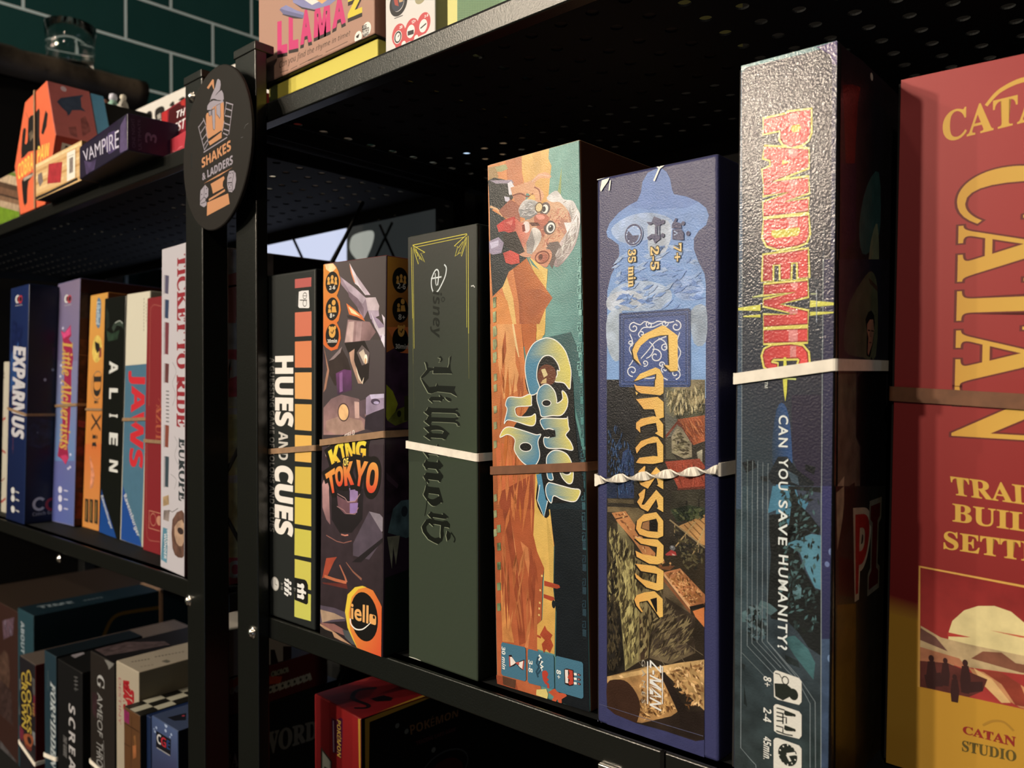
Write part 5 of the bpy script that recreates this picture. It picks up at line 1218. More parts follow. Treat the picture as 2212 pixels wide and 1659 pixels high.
# ---- far unit, top board
b = gbox('thin beige wood-grain box with a red square panel, leaning out over the shelf edge', (-0.975, 0.3160, 0, 0, 0, 0.1280, 0.0405), ZT, 0.10, dict(all='c89c60', front='d6ab70', top='b08a56', side_b='8a6840'), 'satin', tray=False, r=0.0006)
use(b, 'front', 'printed_panel'); TR(0, 150, 4.88)
for k, c in enumerate(('e6c78e', 'c4935a', 'e0bd84', 'bd8c52', 'dcb67c', 'c29458')): G(c, f'370,{1010+k*62} 850,{770+k*70} 850,{795+k*70} 370,{1040+k*62}', m=0.2)
G('a82a2e', '512,996 658,972 640,1190 498,1206', m=0.3); G('e4dac0', '706,880 792,840 790,1140 706,1180'); L('6a5a44', '720,920 780,895', 0.4); G('7a6a60', '400,1110 440,1080 455,1180 420,1240 400,1180', m=0.5); G('8a7a6c', '730,940 770,920 770,1080 730,1100', m=0.8)
G('1a120c', '375,1345 500,1290 812,1140 822,1165 500,1320 380,1375'); L('5a3a24', '800,830 800,1150', 0.8)
b = gbox('dark purple card game box turned slightly outward, white lettering on its edge', (-0.8457, 0.3134, -4.6, 0, 0, 0.1367, 0.0330), ZT, 0.10, dict(all='33273a', front='282230', top='2a2030', side_b='2c2034'), 'gloss', tray=False, r=0.0012)
use(b, 'front', 'edge_print'); TR(160, 180, 6.912)
G('5c4c66', '690,640 775,470 795,990 680,1040', m=0.4); G('241a2c', '90,960 300,830 600,640 660,580 640,560 300,760 80,930', m=0.4); G('4c3e58', '150,1150 240,1180 330,1130 300,1290 180,1360', m=0.5); G('514262', '420,900 520,1060 640,980 620,700 520,740', m=0.4)
part('title_lettering'); T('VAMPIRE', '150,1170 668,960 668,690 130,1010', 'cdc2c6', '', 0.0)
use(b, 'side', 'number_print'); T('3', '1060,880 1060,720 1240,770 1230,900', '6c5c6e', 'b', 0.0); T('ONE NIGHT', '920,960 900,520 850,520 870,960', '5a4c5e', '', 0.0); T('ULTIMATE', '1010,990 990,540 950,540 960,990', '5a4c5e', '', 0.0)
b2 = gbox('small red box lying under the red card game box beside the far post', (-0.7135, 0.3400, -5, 0, 0, 0.0850, 0.0180), ZT, 0.09, dict(all='b03038', front='b8343c'), 'satin', tray=False, r=0.0016)
use(b2, 'front', 'printed_script'); TR(160, 180, 6.912); L('d06a6c', '1420,1060 1470,1010 1520,1020 1570,960 1620,940', 0.9, sm=1)
b = gbox('red card game box with white slanted lettering, cut off by the far post', (-0.7465, 0.3495, -4.3, 0, 0, 0.1180, 0.0352), ZT + 0.0181, 0.09, dict(all='7a1c20', front='86202a', top='5a1418', side_a='6a1a1c'), 'gloss', tray=False, r=0.0010)
use(b, 'front', 'red_print'); TR(160, 180, 6.912)
G('c0302e', '1312,440 1400,400 1390,560 1360,640 1310,640', m=0.3); G('4a1014', '1420,400 1560,300 1645,330 1645,560 1400,650'); G('b8342c', '1590,240 1660,200 1660,330 1600,330', m=0.3); G('9a3038', '1300,960 1660,780 1660,720 1300,900')
part('title_lettering'); T('TH', '1528,520 1660,470 1660,360 1528,420', 'ece0d4', 'bi', 0.0); T('RESIST', '1336,825 1664,660 1664,510 1336,700', 'ece0d4', 'bi', 0.0); G('d8c8b4', '1364,880 1660,720 1660,760 1366,935', m=0.8)
b = gbox('big cream game box with rounded black print, behind the purple box', (-1.085, 0.470, 2.0, 0, 0, 0.330, 0.165), ZT, 0.12, dict(all='d8ccb6', front='d9cdb8', top='e4d8c4'), 'satin', r=0.003)
use(b, 'front', 'black_print'); TR(160, 180, 6.912)
for p_ in ('1080,520 1078,470 1100,425 1140,412 1165,440 1170,500 1160,540', '1215,540 1208,420 1240,370 1310,340 1350,370 1345,440 1300,540', '1425,340 1440,300 1480,266 1496,290 1490,340', '1560,260 1590,222 1640,200 1660,240'): G('14110e', p_, 2)
G('cdbfaa', '1238,480 1290,440 1300,520 1250,540')
b = gbox('plain black carton carrying three tiny figurines behind the orange coffin-shaped box', (-1.085, 0.392, 0, 0, 0, 0.105, 0.130), ZT, 0.055, dict(all='15120f', front='17140f'), 'matte', tray=False)
def figurine(label, X, Y, z, body, head, s=1.0, arm=None):
    o = Vector((X, Y, z)); t = empty('figurine', o, label, 'figurine', 'tiny figurines on the black carton')
    m_ = MB().lathe(o, [(0.0075 * s, 0), (0.008 * s, 0.001), (0.0078 * s, 0.006 * s), (0.006 * s, 0.013 * s), (0.0032 * s, 0.018 * s)], n=20); m_.build('body', mat('figurine_body', alb(body), rough=0.4), t, smooth=True)
    m_ = MB().lathe(o + Vector((0, 0, 0.0165 * s)), [(0.0012 * s, 0), (0.0038 * s, 0.0015 * s), (0.0048 * s, 0.005 * s), (0.0038 * s, 0.0085 * s), (0.001 * s, 0.0098 * s)], n=20); m_.build('head', mat('figurine_head', alb(head), rough=0.4), t, smooth=True)
    m_ = MB().rod(o + Vector((-0.0055 * s, -0.002, 0.013 * s)), o + Vector((-0.008 * s, -0.006 * s, 0.007 * s)), 0.0018 * s).rod(o + Vector((0.0055 * s, -0.002, 0.013 * s)), o + Vector((0.008 * s, -0.006 * s, 0.007 * s)), 0.0018 * s); m_.build('arms', mat('figurine_arm', alb(arm or body), rough=0.4), t, smooth=True)
figurine('tiny red and white figurine, closest to the orange coffin-shaped box', -1.046, 0.418, ZT + 0.130, 'c06a62', '8a5a44', 1.0, 'e8d8d0')
figurine('tiny pale green figurine with a white head', -1.021, 0.418, ZT + 0.130, '9ab89a', 'd8d0cc', 1.05)
figurine('tiny cream figurine beside the big cream box', -0.997, 0.420, ZT + 0.130, 'b0a48e', 'd8c8a8', 0.8)
b = gbox('box with green and brown plank stripes, partly behind the orange coffin-shaped box', (-1.34, 0.352, 0, 0, 0, 0.195, 0.074), ZT, 0.10, dict(all='6a5a40', front='8a7456', top='5c7030'), 'satin', tray=False)
use(b, 'front', 'plank_print'); TR(0, 150, 4.88)
for c, y0, y1 in (('62742c', 1095, 1130), ('b89c78', 1130, 1225), ('4a3424', 1225, 1280), ('6a4a34', 1280, 1350), ('3a281c', 1350, 1370), ('7a5a40', 1370, 1420), ('a88c6c', 1420, 1490), ('66821c', 1490, 1720)): G(c, f'-400,{y0-150} 240,{y0+20} 240,{y1+20} -400,{y1-150}', m=0.3)

# coffin-shaped orange box
def coffin():
    K = Vector((-1.03, 0.33, ZT)); t = Thing(); t.W = WARM; t.k = 2; t.sheets = {}; t.gloss = 'satin'
    t.root = empty('game_box', K + Vector((0, 0.03, 0)), 'orange coffin-shaped game box with black cat print and a pale blue back', 'board game box')
    P_ = [(-1.071, ZT), (-0.990, ZT), (-0.957, 0.279), (-0.983, 0.346), (-1.053, 0.338), (-1.090, 0.268)]
    def prism(y0, y1, grow, name, cols_):
        cx = sum(p[0] for p in P_) / 6; cz = sum(p[1] for p in P_) / 6
        Q = [(cx + (x - cx) * grow, max(ZT, cz + (z - cz) * grow)) for x, z in P_]
        v = [(x, y0, z) for x, z in Q] + [(x, y1, z) for x, z in Q]
        f = [(0, 1, 2, 3, 4, 5), (11, 10, 9, 8, 7, 6)] + [(i, 6 + i, 6 + (i + 1) % 6, (i + 1) % 6) for i in range(6)]
        cc = [[alb(c) + (0.05,)] * len(q) for c, q in zip(cols_, f)]
        o = link_mesh(name, v, f, PRINT['satin'], t.root, cols=cc); bevel(o, 0.0012, 2)
    OR, PK_ = 'e0653c', 'c4685e'
    prism(0.33, 0.376, 1.0, 'lid', [OR, OR, 'b04a30', '9a3a30', 'c86c60', 'd06040', OR, OR])
    prism(0.377, 0.392, 0.985, 'base', ['6aa4b8'] * 8)
    t.faces = {'front': Face((-1.071, 0.33, ZT), (1, 0, 0), (0, 0, 1)), 'side': Face((-0.957, 0.33, 0.279), (0, 1, 0), Vector((-0.983, 0.33, 0.346)) - Vector((-0.957, 0.33, 0.279))), 'low': Face((-0.990, 0.33, ZT), (0, 1, 0), Vector((-0.957, 0.33, 0.279)) - Vector((-0.990, 0.33, ZT)))}
    ALL.append(t); return t
t = coffin(); use(t, 'front', 'cat_print'); TR(0, 150, 4.88)
G('15110f', '300,520 350,480 370,470 400,420 420,440 415,700 430,830 390,850 300,870 225,940 235,700 250,620 275,640 262,780 290,760', 2); G('15110f', '480,430 505,470 490,600 455,690 435,670 450,580'); L('15110f', '300,520 270,450', 0.6); G('6a5a44', '300,680 340,640 360,700 320,760', m=0.6)
G('15110f', '230,1170 340,1080 345,1120 300,1180 290,1260 285,1400 262,1450 246,1400 232,1240'); G('9a8a74', '240,1150 350,1090 350,1120 250,1180', m=0.8); G('c8602c', '256,1425 270,1425 266,1456')
part('title_lettering'); T('COBRA', '190,1165 350,1050 350,865 190,1000', 'ecc552', 'b', 0.0); T('PAW', '390,990 520,905 520,770 400,810', 'ecc552', 'b', 0.0)
use(t, 'side', 'pig_print'); G('46505c', '600,340 640,300 860,270 880,270 850,300 860,400 905,445 850,430 760,430 740,470 715,490 705,450 650,400', m=0.2); G('a05a50', '720,610 800,600 820,720 740,690', m=0.4); G('a05a50', '850,520 900,490 960,650 870,710', m=0.4); E('e8c8c0', 670, 205, 30, 26)
use(t, 'low', 'pale_panel'); G('c8c0b0', '655,770 760,800 740,850 640,860'); G('4a4440', '690,800 720,808 710,840 680,845')
vb = MB(); TR(); p1 = t.faces['front'].st(75.5, 190); p2 = t.faces['front'].st(78, 445)
xb = -1.071 + (p1[0] + p2[0]) / 2
vb.box((xb - 0.002, 0.3285, ZT), (xb + 0.002, 0.3293, 0.3425)).box((xb - 0.002, 0.3285, 0.3425), (xb + 0.002, 0.3935, 0.3433)).box((xb - 0.002, 0.3927, ZT), (xb + 0.002, 0.3935, 0.3425))
rb = link_mesh('rubber_band', vb.v, vb.f, RUB_T, origin=(xb, 0.33, ZT)); tag(rb, 'upright tan rubber band round the orange coffin-shaped box', 'rubber band')

# ---- round sign hung across the two posts
SC = Vector((-0.5575, 0.3015, 0.1778)); SA = 0.0939
su = Vector((math.cos(SA), -math.sin(SA), 0)); sv = Vector((0, 0, 1))
t = Thing(); t.W = (214, 200, 186); t.k = 2; t.sheets = {}; t.gloss = 'satin'
t.root = empty('hanging_sign', SC, 'round black sign with a milkshake, two ladders and dice, fixed across the two posts', 'sign')
sn = su.cross(sv)
md = MB().lathe(SC - sn * 0.003, [(0.0597, 0), (0.0607, 0.0006), (0.0607, 0.0024), (0.0600, 0.003)], sn, 72)
disc = md.build('disc', mat('black_acrylic', (0.016, 0.0145, 0.0135), rough=0.5, spec=0.2), t.root)
MB().box(SC - sn * 0.003 + Vector((-0.045, 0.001, -0.006)), SC - sn * 0.003 + Vector((-0.035, 0.0125, 0.006))).build('spacer', METALIN, t.root)
t.faces = {'front': Face(SC, su, sv)}; ALL.append(t)
use(t, 'front', 'milkshake_print'); TR(380, 120, 4.2538)
OG, LV = 'ae7650', '8a7e82'
G(OG, '284,296 336,218 348,222 352,318 338,290 330,262 300,308'); G(LV, '378,222 390,214 408,230 412,268 404,316 372,352 360,372 400,330 420,318 436,350 440,400 430,412 380,408 350,402 312,416 330,360 362,290')
G(LV, '286,500 290,460 312,428 345,412 400,418 432,410 440,430 440,520 420,520 400,500 380,470 360,470 350,500 310,500'); L('171412', '318,408 348,402 376,410', 0.7, sm=1); L('171412', '372,356 396,330', 0.6)
G(OG, '276,550 284,530 300,524 316,546 320,500 330,494 346,470 360,466 376,450 390,452 400,460 412,440 436,426 440,470 440,650 430,690 300,764 280,740')
for p_ in ('300,512 302,545 312,558 322,545 322,500 330,486 334,560 340,670 352,686 360,670 360,580 358,466 350,490', '370,460 374,540 392,560 402,580 410,560 408,440'): G(LV, p_); L('171412', p_, 0.45, closed=True)
L('171412', '286,500 300,524 306,556', 0.6)
L('171412', '296,772 418,692', 0.9); G(OG, '300,792 420,700 420,756 312,826'); L(LV, '254,890 470,752', 0.9)
for a in ('206,652 262,868', '252,576 276,640', '274,650 296,800', '208,660 258,590', '222,720 270,648', '238,776 282,718', '252,830 290,776', '262,868 296,806'): L(LV, a, 0.9)
for a in ('466,426 446,544', '522,446 486,726', '458,430 526,452', '460,488 512,506', '450,552 508,566', '446,620 498,640', '440,676 488,692', '444,600 426,700', '434,712 476,732'): L(LV, a, 0.9)
part('sign_lettering')
T('SHAKES', '240,1034 506,868 500,776 236,948', OG, 'b', 0.015); T('& LADDERS', '244,1148 522,996 520,914 240,1082', LV, 'b', 0.015)
G(OG, '254,1178 380,1100 520,1028 400,1106')
part('dice_print')
G(OG, '318,1180 440,1108 448,1128 432,1160 430,1200 440,1216 340,1268 330,1216'); G(OG, '302,1318 430,1240 450,1226 452,1246 380,1290 302,1336'); G(OG, '284,1474 288,1350 480,1266 494,1362')
G(LV, '222,1316 226,1240 268,1188 298,1220 298,1290 268,1330 284,1350 280,1376 256,1394 222,1374'); L('171412', '262,1200 258,1300 224,1340', 0.6); L('171412', '258,1300 296,1330', 0.6)
for x, y in ((236, 1276), (282, 1222), (276, 1270), (238, 1358), (252, 1352), (266, 1346)): E('171412', x, y, 5, 6)
G(LV, '470,1172 472,1120 492,1062 530,1056 548,1080 554,1140 540,1220 516,1256 484,1250 472,1200'); L('171412', '474,1170 516,1166 530,1100 534,1060', 0.7); L('171412', '516,1166 520,1250', 0.7)
for x, y in ((498, 1082), (518, 1078), (490, 1128), (504, 1122), (484, 1186), (504, 1190), (494, 1212), (488, 1236), (506, 1236)): E('171412', x, y, 4, 6)
part('scratch_marks'); L('5e5a56', '626,672 640,640 666,622', 0.35); L('4e4a48', '596,756 616,748', 0.5)

# ================================================================== far unit, middle board
TRL = lambda: TR(0, 590, 2.96)
TRM = lambda: TR(180, 590, 2.4417)
def lbox(label, P, depth, cols, gloss='satin', **k): return gbox(label, P, ZL, depth, cols, gloss, W=(264, 249, 230), **k)
b = lbox('white game box with red lines, at the far end beside the navy space box', (-1.222, 0.352, 0, 0, 1.2, 0.058, 0.202), 0.2, dict(all='b0a48e', front='c8bca4', side_b='a89a80'))
use(b, 'front', 'red_lines'); TRL(); L('a83a34', '0,950 36,925', 3, sm=0); L('a83a34', '0,1080 10,1130 36,1150', 3); L('a83a34', '0,1470 36,1440', 3); L('8a4a3c', '0,1340 30,1310', 2); T('2', '4,668 28,672 28,632 4,628', '3a342c', 'b', 0.02)
b = lbox('navy blue space game box with slanted white lettering', (-1.1534, 0.3377, -0.56, 0.12, 1.36, 0.0691, 0.2944), 0.26, dict(all='1d2a4c', front='202e54', side_b='111a2e', top='1a2440'), 'gloss')
use(b, 'front', 'space_print'); TRL()
patch('78,104 182,70 150,1600 40,1570', ('1a2850', '1c2c58', '182344', '162040'))
G('16224a', '80,300 150,340 130,560 70,520', m=0.4); G('2c4a7a', '70,520 120,440 110,700 64,760', m=0.4); L('b0564a', '86,720 90,900 84,1000 82,1160', 1.4, w2=0.3)
part('title_lettering'); V('EXPARNUS', 88, 470, 150, 1060, 'd4ccc8', 'bi', 0.03)
part('publisher_logo'); 
def cge(x, y, s=1.0):
    E('e4dcd0', x, y, 14 * s, 26 * s); E('20222c', x + 4 * s, y, 9 * s, 18 * s); E('c0343c', x + 18 * s, y + 2, 13 * s, 26 * s); E('20222c', x + 20 * s, y, 8 * s, 16 * s); L('b8b0a8', f'{x-14*s},{y+44*s} {x+30*s},{y+36*s}', 0.7)
cge(112, 166)
part('player_icons')
for y in (1390, 1440, 1510): E('dcd6cc', 82, y, 12, 22); L('c8c2b8', f'100,{y+6} 122,{y+16}', 1.6)
use(b, 'side', 'cover_print'); E('a8b4c0', 288, 682, 9, 10); E('8a96a4', 338, 618, 9, 9); G('2c1c34', '330,480 360,470 356,560 340,540', m=0.5); G('16263e', '160,900 340,950 340,1080 260,1120 170,1100', m=0.6); E('6a7686', 240, 1020, 5, 5)
ring('d8d0c4', 252, 1476, 44, 44, 3.2, a0=40, a1=320); ring('b02c34', 330, 1478, 40, 42, 3.2, a0=60, a1=330); T('Czech Games', '208,1554 400,1530 400,1508 208,1530', 'a8a298', 'b', 0.0)
band(b, 'tan rubber band round the navy blue space box', 22, 882, 54, 896, RUB_D, 0.0032)
b = lbox('lavender-blue game box with a crimson ribbon banner and gold script', (-1.0850, 0.3677, 0.31, 1.03, 2.04, 0.0699, 0.2979), 0.25, dict(all='6a6c90', front='74769c', side_b='3a1c18', top='585a78'))
use(b, 'front', 'ribbon_banner'); TRL()
patch('372,74 512,34 468,1610 332,1580', ('7c6c84', '867488', '5c6aa0', '5a62a0')); patch('366,560 494,560 476,1200 350,1200', ('7c7898', '84809c', '6a86b0', '6486b0'), 5)
G('a02446', '388,364 412,380 452,330 456,400 440,420 460,450 468,540 456,640 456,760 450,900 440,1060 432,1110 440,1180 420,1226 404,1200 384,1180 368,1170 380,1080 396,1080 400,900 408,740 414,560 400,420', m=0.2); G('d8487a', '390,372 412,384 450,340 452,390 420,410 404,420', m=0.2); G('c83c64', '386,1170 420,1160 436,1180 418,1222 404,1200')
for x, y in ((402, 352), (386, 660), (392, 700), (390, 590), (448, 1240), (436, 1250), (450, 1160)): E('d8d0dc', x, y, 6, 8)
part('title_lettering'); V('Little Alchemists', 400, 440, 448, 1130, 'd0a44c', 'si', 0.01)
part('publisher_logo'); cge(426, 164)
part('player_icons')
for y in (1384, 1440, 1500): E('dcd6e0', 384, y, 12, 22); L('cdc8d4', f'408,{y+4} 434,{y+10}', 1.6)
use(b, 'side', 'cover_print'); 
for y, c in ((120, '2c2428'), (420, '4a2418'), (600, '3c1812'), (800, '50281c'), (1000, '5a2020'), (1200, '4a2014'), (1400, '6a2a18')): G(c, f'{522-y*0.028},{y} 640,{y+20} 620,{y+170} {522-(y+170)*0.028},{y+170}', m=0.7)
L('7a5034', '500,520 580,530', 1.0); L('7a5034', '490,830 570,840', 1.0); G('8a3038', '500,940 550,950 545,990 500,980', m=0.4)
band(b, 'tan rubber band round the lavender-blue box', 118, 877, 166, 874, RUB_D, 0.0034)
b = lbox('slim orange game box with black curly lettering', (-1.0157, 0.3773, -0.42, 0.09, 2.33, 0.0513, 0.2785), 0.22, dict(all='d0803a', front='dc8c3e', top='b87a3a', side_b='8a4c24'))
use(b, 'front', 'orange_print'); TRM()
patch('38,122 130,100 78,1360 4,1334', ('e0a24a', 'dc9e4a', 'd0662c', 'd0682e')); patch('4,900 96,900 80,1360 4,1334', ('d8743a', 'd87236', 'd8924a', 'd8904a'))
G('5a7a90', '74,140 86,132 94,160 88,280 74,286 66,250', 2); V('Libellud', 72, 150, 86, 272, 'c8d0d0', 'bi', 0.0); E('e4c05c', 72, 400, 26, 72, m=0.3); G('1c1814', '60,360 84,372 90,400 74,424 64,400'); G('8a3a34', '84,400 96,390 94,440 82,450')
for x in (20, 44, 70): G('2a2018', f'{x-11},{1186+x*0.1} {x+8},{1190+x*0.1} {x+6},{1312+x*0.2} {x-13},{1304+x*0.2}'); L('c89a50', f'{x-3},{1200+x*0.1} {x-5},{1296+x*0.2}', 1.4)
G('e0906a', '34,960 48,1010 60,1070 50,1130 34,1140 40,1060', m=0.5)
part('title_lettering'); V('D', 55, 530, 92, 650, '2a2622', 's', 0.0); ring('3a5a5c', 74, 592, 32, 76, 0.8, a0=60, a1=300); V('i', 58, 668, 78, 692, '2a2622', 's', 0.0); V('X', 44, 736, 90, 838, '2a2622', '', 0.0); V('it', 48, 846, 72, 930, '2a2622', 's', 0.0)
band(b, 'thin tan rubber band round the slim orange box', 186, 884, 224, 885, RUB_D, 0.0028)
b = lbox('slim black game box with widely spaced white capitals and a blue corner', (-0.9538, 0.3722, -0.81, -0.98, 1.35, 0.0580, 0.2680), 0.25, dict(all='12140f', front='141611', top='2a2a24'), 'gloss')
use(b, 'front', 'creature_print'); TRM(); G('3a4438', '150,290 165,260 190,248 210,262 214,300 200,280 176,276 160,310', m=0.3); G('242a22', '118,170 135,210 140,280 120,300', m=0.4); L('cfd0c0', '168,262 192,252 208,266', 0.8, sm=1); G('2c3c2c', '120,300 150,320 190,300 180,350 130,360', m=0.5)
part('title_lettering')
for ch, y0, y1 in (('A', 466, 530), ('L', 608, 664), ('I', 742, 762), ('E', 842, 908), ('N', 984, 1052)): V(ch, 138, y0, 180, y1, 'e8e2d4', 'b', 0.015)
part('blue_corner'); G('1e4a8c', '96,1138 100,1160 176,1404 84,1364')
V('Ravensburger', 0, 0, 1, 1, '000000') if False else T('Ravensburger', '88,1176 142,1352 156,1346 104,1170', 'dcd8cc', 'b', 0.0)
b = lbox('cream and blue game box with a red painted shark title and a blue corner', (-0.8913, 0.3699, -0.70, -0.85, 1.53, 0.0577, 0.2680), 0.25, dict(all='b8ac92', front='cfc2a6', top='9a8e76', side_b='b8ac90'))
use(b, 'front', 'sea_print'); TRM(); G('4d7284', '222,488 338,478 306,1446 198,1404', m=0.06); G('e0d4b8', '228,116 352,94 338,478 222,488')
[L('5a5448', f'{322-y*0.01},{y} {321-y*0.01},{y+11}', 1.0) for y in range(132, 300, 18)]; [L('5a5448', f'333,{y} 332,{y+10}', 0.8) for y in range(160, 255, 17)]
part('title_lettering'); V('JAWS', 240, 520, 312, 1028, 'd22c34', 'b', 0.02)
part('blue_corner'); G('1c4a90', '208,1120 310,1446 198,1404'); T('Ravensburger', '208,1180 280,1392 300,1384 226,1160', 'dcd8cc', 'b', 0.0)
band(b, 'tan rubber band round the cream and blue box', 264, 906, 316, 905, RUB_D, 0.0034)
b = lbox('dark red game box with a thin gold line frame and a gold tile emblem', (-0.8206, 0.3634, -0.88, -0.55, 0.99, 0.0396, 0.2581), 0.25, dict(all='7c2024', front='882428', top='5a1a1c'))
use(b, 'front', 'gold_lines'); TRM()
L('b8705c', '420,176 372,166 354,184 346,700', 0.5); L('b8705c', '336,880 330,1290 336,1390 350,1410 420,1420', 0.5); RO('c88a6c', 346, 1250, 430, 1370, 0.7); ring('c88a6c', 368, 1300, 16, 34, 0.7); E('c88a6c', 400, 1306, 14, 26)
part('title_lettering'); V('AZUL', 384, 690, 412, 900, 'b05a3c', 's', 0.0); L('b8644a', '396,660 410,690 384,720 400,740', 0.6)
band(b, 'tan rubber band round the dark red box', 313, 952, 352, 955, RUB_D, 0.0034)
b = lbox('tall white railway game box with dark red lettering and a row of train wagons', (-0.7290, 0.3388, -4.08, -0.62, 0.25, 0.0537, 0.2938), 0.26, dict(all='bcb0ac', front='cfc4c2', top='a89c94', side_b='3a1a18'))
use(b, 'front', 'train_drawing'); TRM(); pen.m = 0.1
for y0, y1, c in ((10, 110, '5a5468'), (138, 240, '34425c'), (258, 430, '7a3a40'), (475, 580, '6a3c3a'), (800, 920, '8a4a3a'), (965, 1130, '3c4a50')): G(c, f'432,{y0} 452,{y0+4} 448,{y1} 430,{y1-4}'); L('3a3230', f'428,{y0} 426,{y1}', 0.8)
for k in range(9): L('4a4848', f'{436},{622+k*20} {452},{624+k*20}', 0.9)
for p_ in ('470,470 490,520 470,580 486,640 470,700', '480,860 496,900 482,960 500,1010', '460,1060 490,1090 480,1140'): L('9a9494', p_, 0.6, sm=1)
G('b09068', '420,1180 450,1170 452,1220 420,1230', m=0.4); G('8a7a70', '424,1250 456,1250 450,1310 422,1300', m=0.5)
G('6a4a3c', '470,1300 520,1250 545,1330 540,1480 500,1500 470,1450', 2, m=0.5); G('c09a7c', '480,1340 520,1300 540,1370 520,1440 490,1420', 2, m=0.3); E('3a2a26', 512, 1360, 16, 18); G('5a8a9a', '420,1340 446,1350 440,1530 410,1510', m=0.2); L('3a3430', '500,1240 470,1260 450,1250', 0.5)
pen.m = 0
part('title_lettering'); V('TICKET TO RIDE', 496, -90, 545, 815, '9c2c34', 's', 0.02); V('EUROPE', 504, 870, 545, 1210, '2e3638', 's', 0.02); V('DAYS OF', 440, 1352, 452, 1440, 'e8e0d8', 'b', 0.0); V('WONDER', 426, 1370, 438, 1510, 'e8e0d8', 'b', 0.0)
b = lbox('thick game box showing its dark cover between the two posts, red and mustard bands', (-0.6660, 0.3450, 0, 0, 0, 0.0480, 0.2840), 0.245, dict(all='2a2422', front='2a2422', side_b='4a3a30', top='6a5a52'))
use(b, 'side', 'cover_print'); TR(400, 500, 2.1); pen.m = 0.3; pen.W = (58, 52, 43)  # low white reference brightens this print where the posts block the lamps
patch('60,40 400,-40 400,540 60,540', ('6a6468', '5c585c', '3a3436', '453c3c')); G('3a4448', '100,230 160,180 180,300 110,420'); G('4a1614', '60,540 400,530 400,760 60,760'); G('6e5a28', '60,760 400,740 400,800 60,790'); G('5c4a20', '60,790 400,800 400,1450 60,1450'); G('4a3a1c', '60,900 400,890 400,950 60,950'); G('6a5a34', '60,800 400,800 400,830 60,830'); G('77664a', '60,1120 400,1090 400,1130 60,1150'); G('6a4a20', '60,1440 400,1440 400,1480 60,1480'); G('481414', '60,1480 400,1480 400,1600 60,1610')
part('cover_lettering'); pen.m = 0; pen.W = (58, 52, 43); T('T', '150,400 260,400 300,180 140,200', '7a2018', 'b', 0.05); T('PI', '160,700 310,690 310,580 160,590', 'a09480', 'b', 0.05); T('FOR', '140,1580 330,1560 330,1490 140,1500', '6a3a34', 'b', 0.02)
# ================================================================== far unit, bottom board (shade darkened into the box colours)
Z3 = -0.525
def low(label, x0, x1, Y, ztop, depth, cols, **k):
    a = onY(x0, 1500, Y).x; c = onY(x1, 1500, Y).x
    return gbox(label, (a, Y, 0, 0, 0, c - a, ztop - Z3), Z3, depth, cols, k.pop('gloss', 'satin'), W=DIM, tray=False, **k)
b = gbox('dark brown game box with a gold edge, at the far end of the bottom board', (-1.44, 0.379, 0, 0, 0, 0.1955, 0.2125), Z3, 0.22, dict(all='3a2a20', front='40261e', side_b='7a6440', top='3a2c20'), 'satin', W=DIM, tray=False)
use(b, 'front', 'landscape_print'); TR(0, 1240, 3.958); pen.m = 0.5
G('5a4032', '0,700 70,690 80,1000 40,1200 0,1100', 2); G('6a5058', '20,400 120,370 110,520 30,560'); G('5a5450', '0,1420 140,1600 140,1680 0,1500'); L('9a9aa8', '40,390 50,480', 1.2); L('8a8a98', '80,450 100,530', 1.2); G('44302a', '0,900 100,1000 110,1300 0,1200')
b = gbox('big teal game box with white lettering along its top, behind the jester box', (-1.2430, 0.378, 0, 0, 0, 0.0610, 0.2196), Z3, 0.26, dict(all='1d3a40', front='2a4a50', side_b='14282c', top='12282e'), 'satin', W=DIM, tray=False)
use(b, 'front', 'title_lettering'); TR(0, 1240, 3.958); V('ABOUT', 178, 400, 208, 690, 'b8c0bc', 'b', 0.0)
use(b, 'top', 'title_lettering'); TR(30, 1255, 5.821); T('TIME', '330,345 760,275 720,255 290,320', '8a9490', 'b', 0.02); [L('7a8480', f'{880+k*50},{240-k*9} {915+k*50},{246-k*9}', 2.2) for k in range(5)]
use(b, 'side', 'gold_curve'); L('7c5c22', '1120,720 1160,620 1220,500 1300,430 1450,390 1860,330', 5.0, sm=1)
rb = MB(); zt_ = Z3 + 0.2196
xr_ = -1.1820
b_y = onZ(350, 1278, zt_)
yy = b_y.y if 0.42 < b_y.y < 0.65 else 0.56
rb.box((-1.2440, yy, zt_ + 0.0002), (xr_ + 0.001, yy + 0.005, zt_ + 0.0012)).box((xr_ + 0.0002, yy, Z3 + 0.001), (xr_ + 0.0012, yy + 0.005, zt_ + 0.0012))
o = link_mesh('rubber_band', rb.v, rb.f, RUB_T, origin=(xr_, yy, zt_)); tag(o, 'tan rubber band hooked over the far end of the big teal box', 'rubber band')
b = low('game box with tangled yellow lettering, a jester picture and a dark red side', 41.7, 75.8, 0.345, -0.338, 0.2, dict(all='2a2422', front='231f22', side_b='5a1212', top='6a5a4c'))
use(b, 'front', 'jester_picture'); TR(30, 1400, 6.41); pen.m = 0.3
G('5a5650', '240,400 300,440 320,700 280,720', m=0.5); G('7a2034', '270,640 310,700 320,900 270,950'); G('7a2a3a', '80,1060 140,1150 120,1290 80,1240'); G('a85a34', '140,1190 240,1200 270,1280 240,1370 190,1360 140,1280', 2); E('2a1c1c', 215, 1280, 28, 50); G('7a3426', '140,1310 250,1390 240,1430 170,1390'); G('8a8a84', '250,1140 310,1190 310,1390 280,1330', m=0.4); G('a09888', '62,680 74,670 84,920 66,900'); G('6a6660', '75,430 95,420 100,560 80,600', m=0.5)
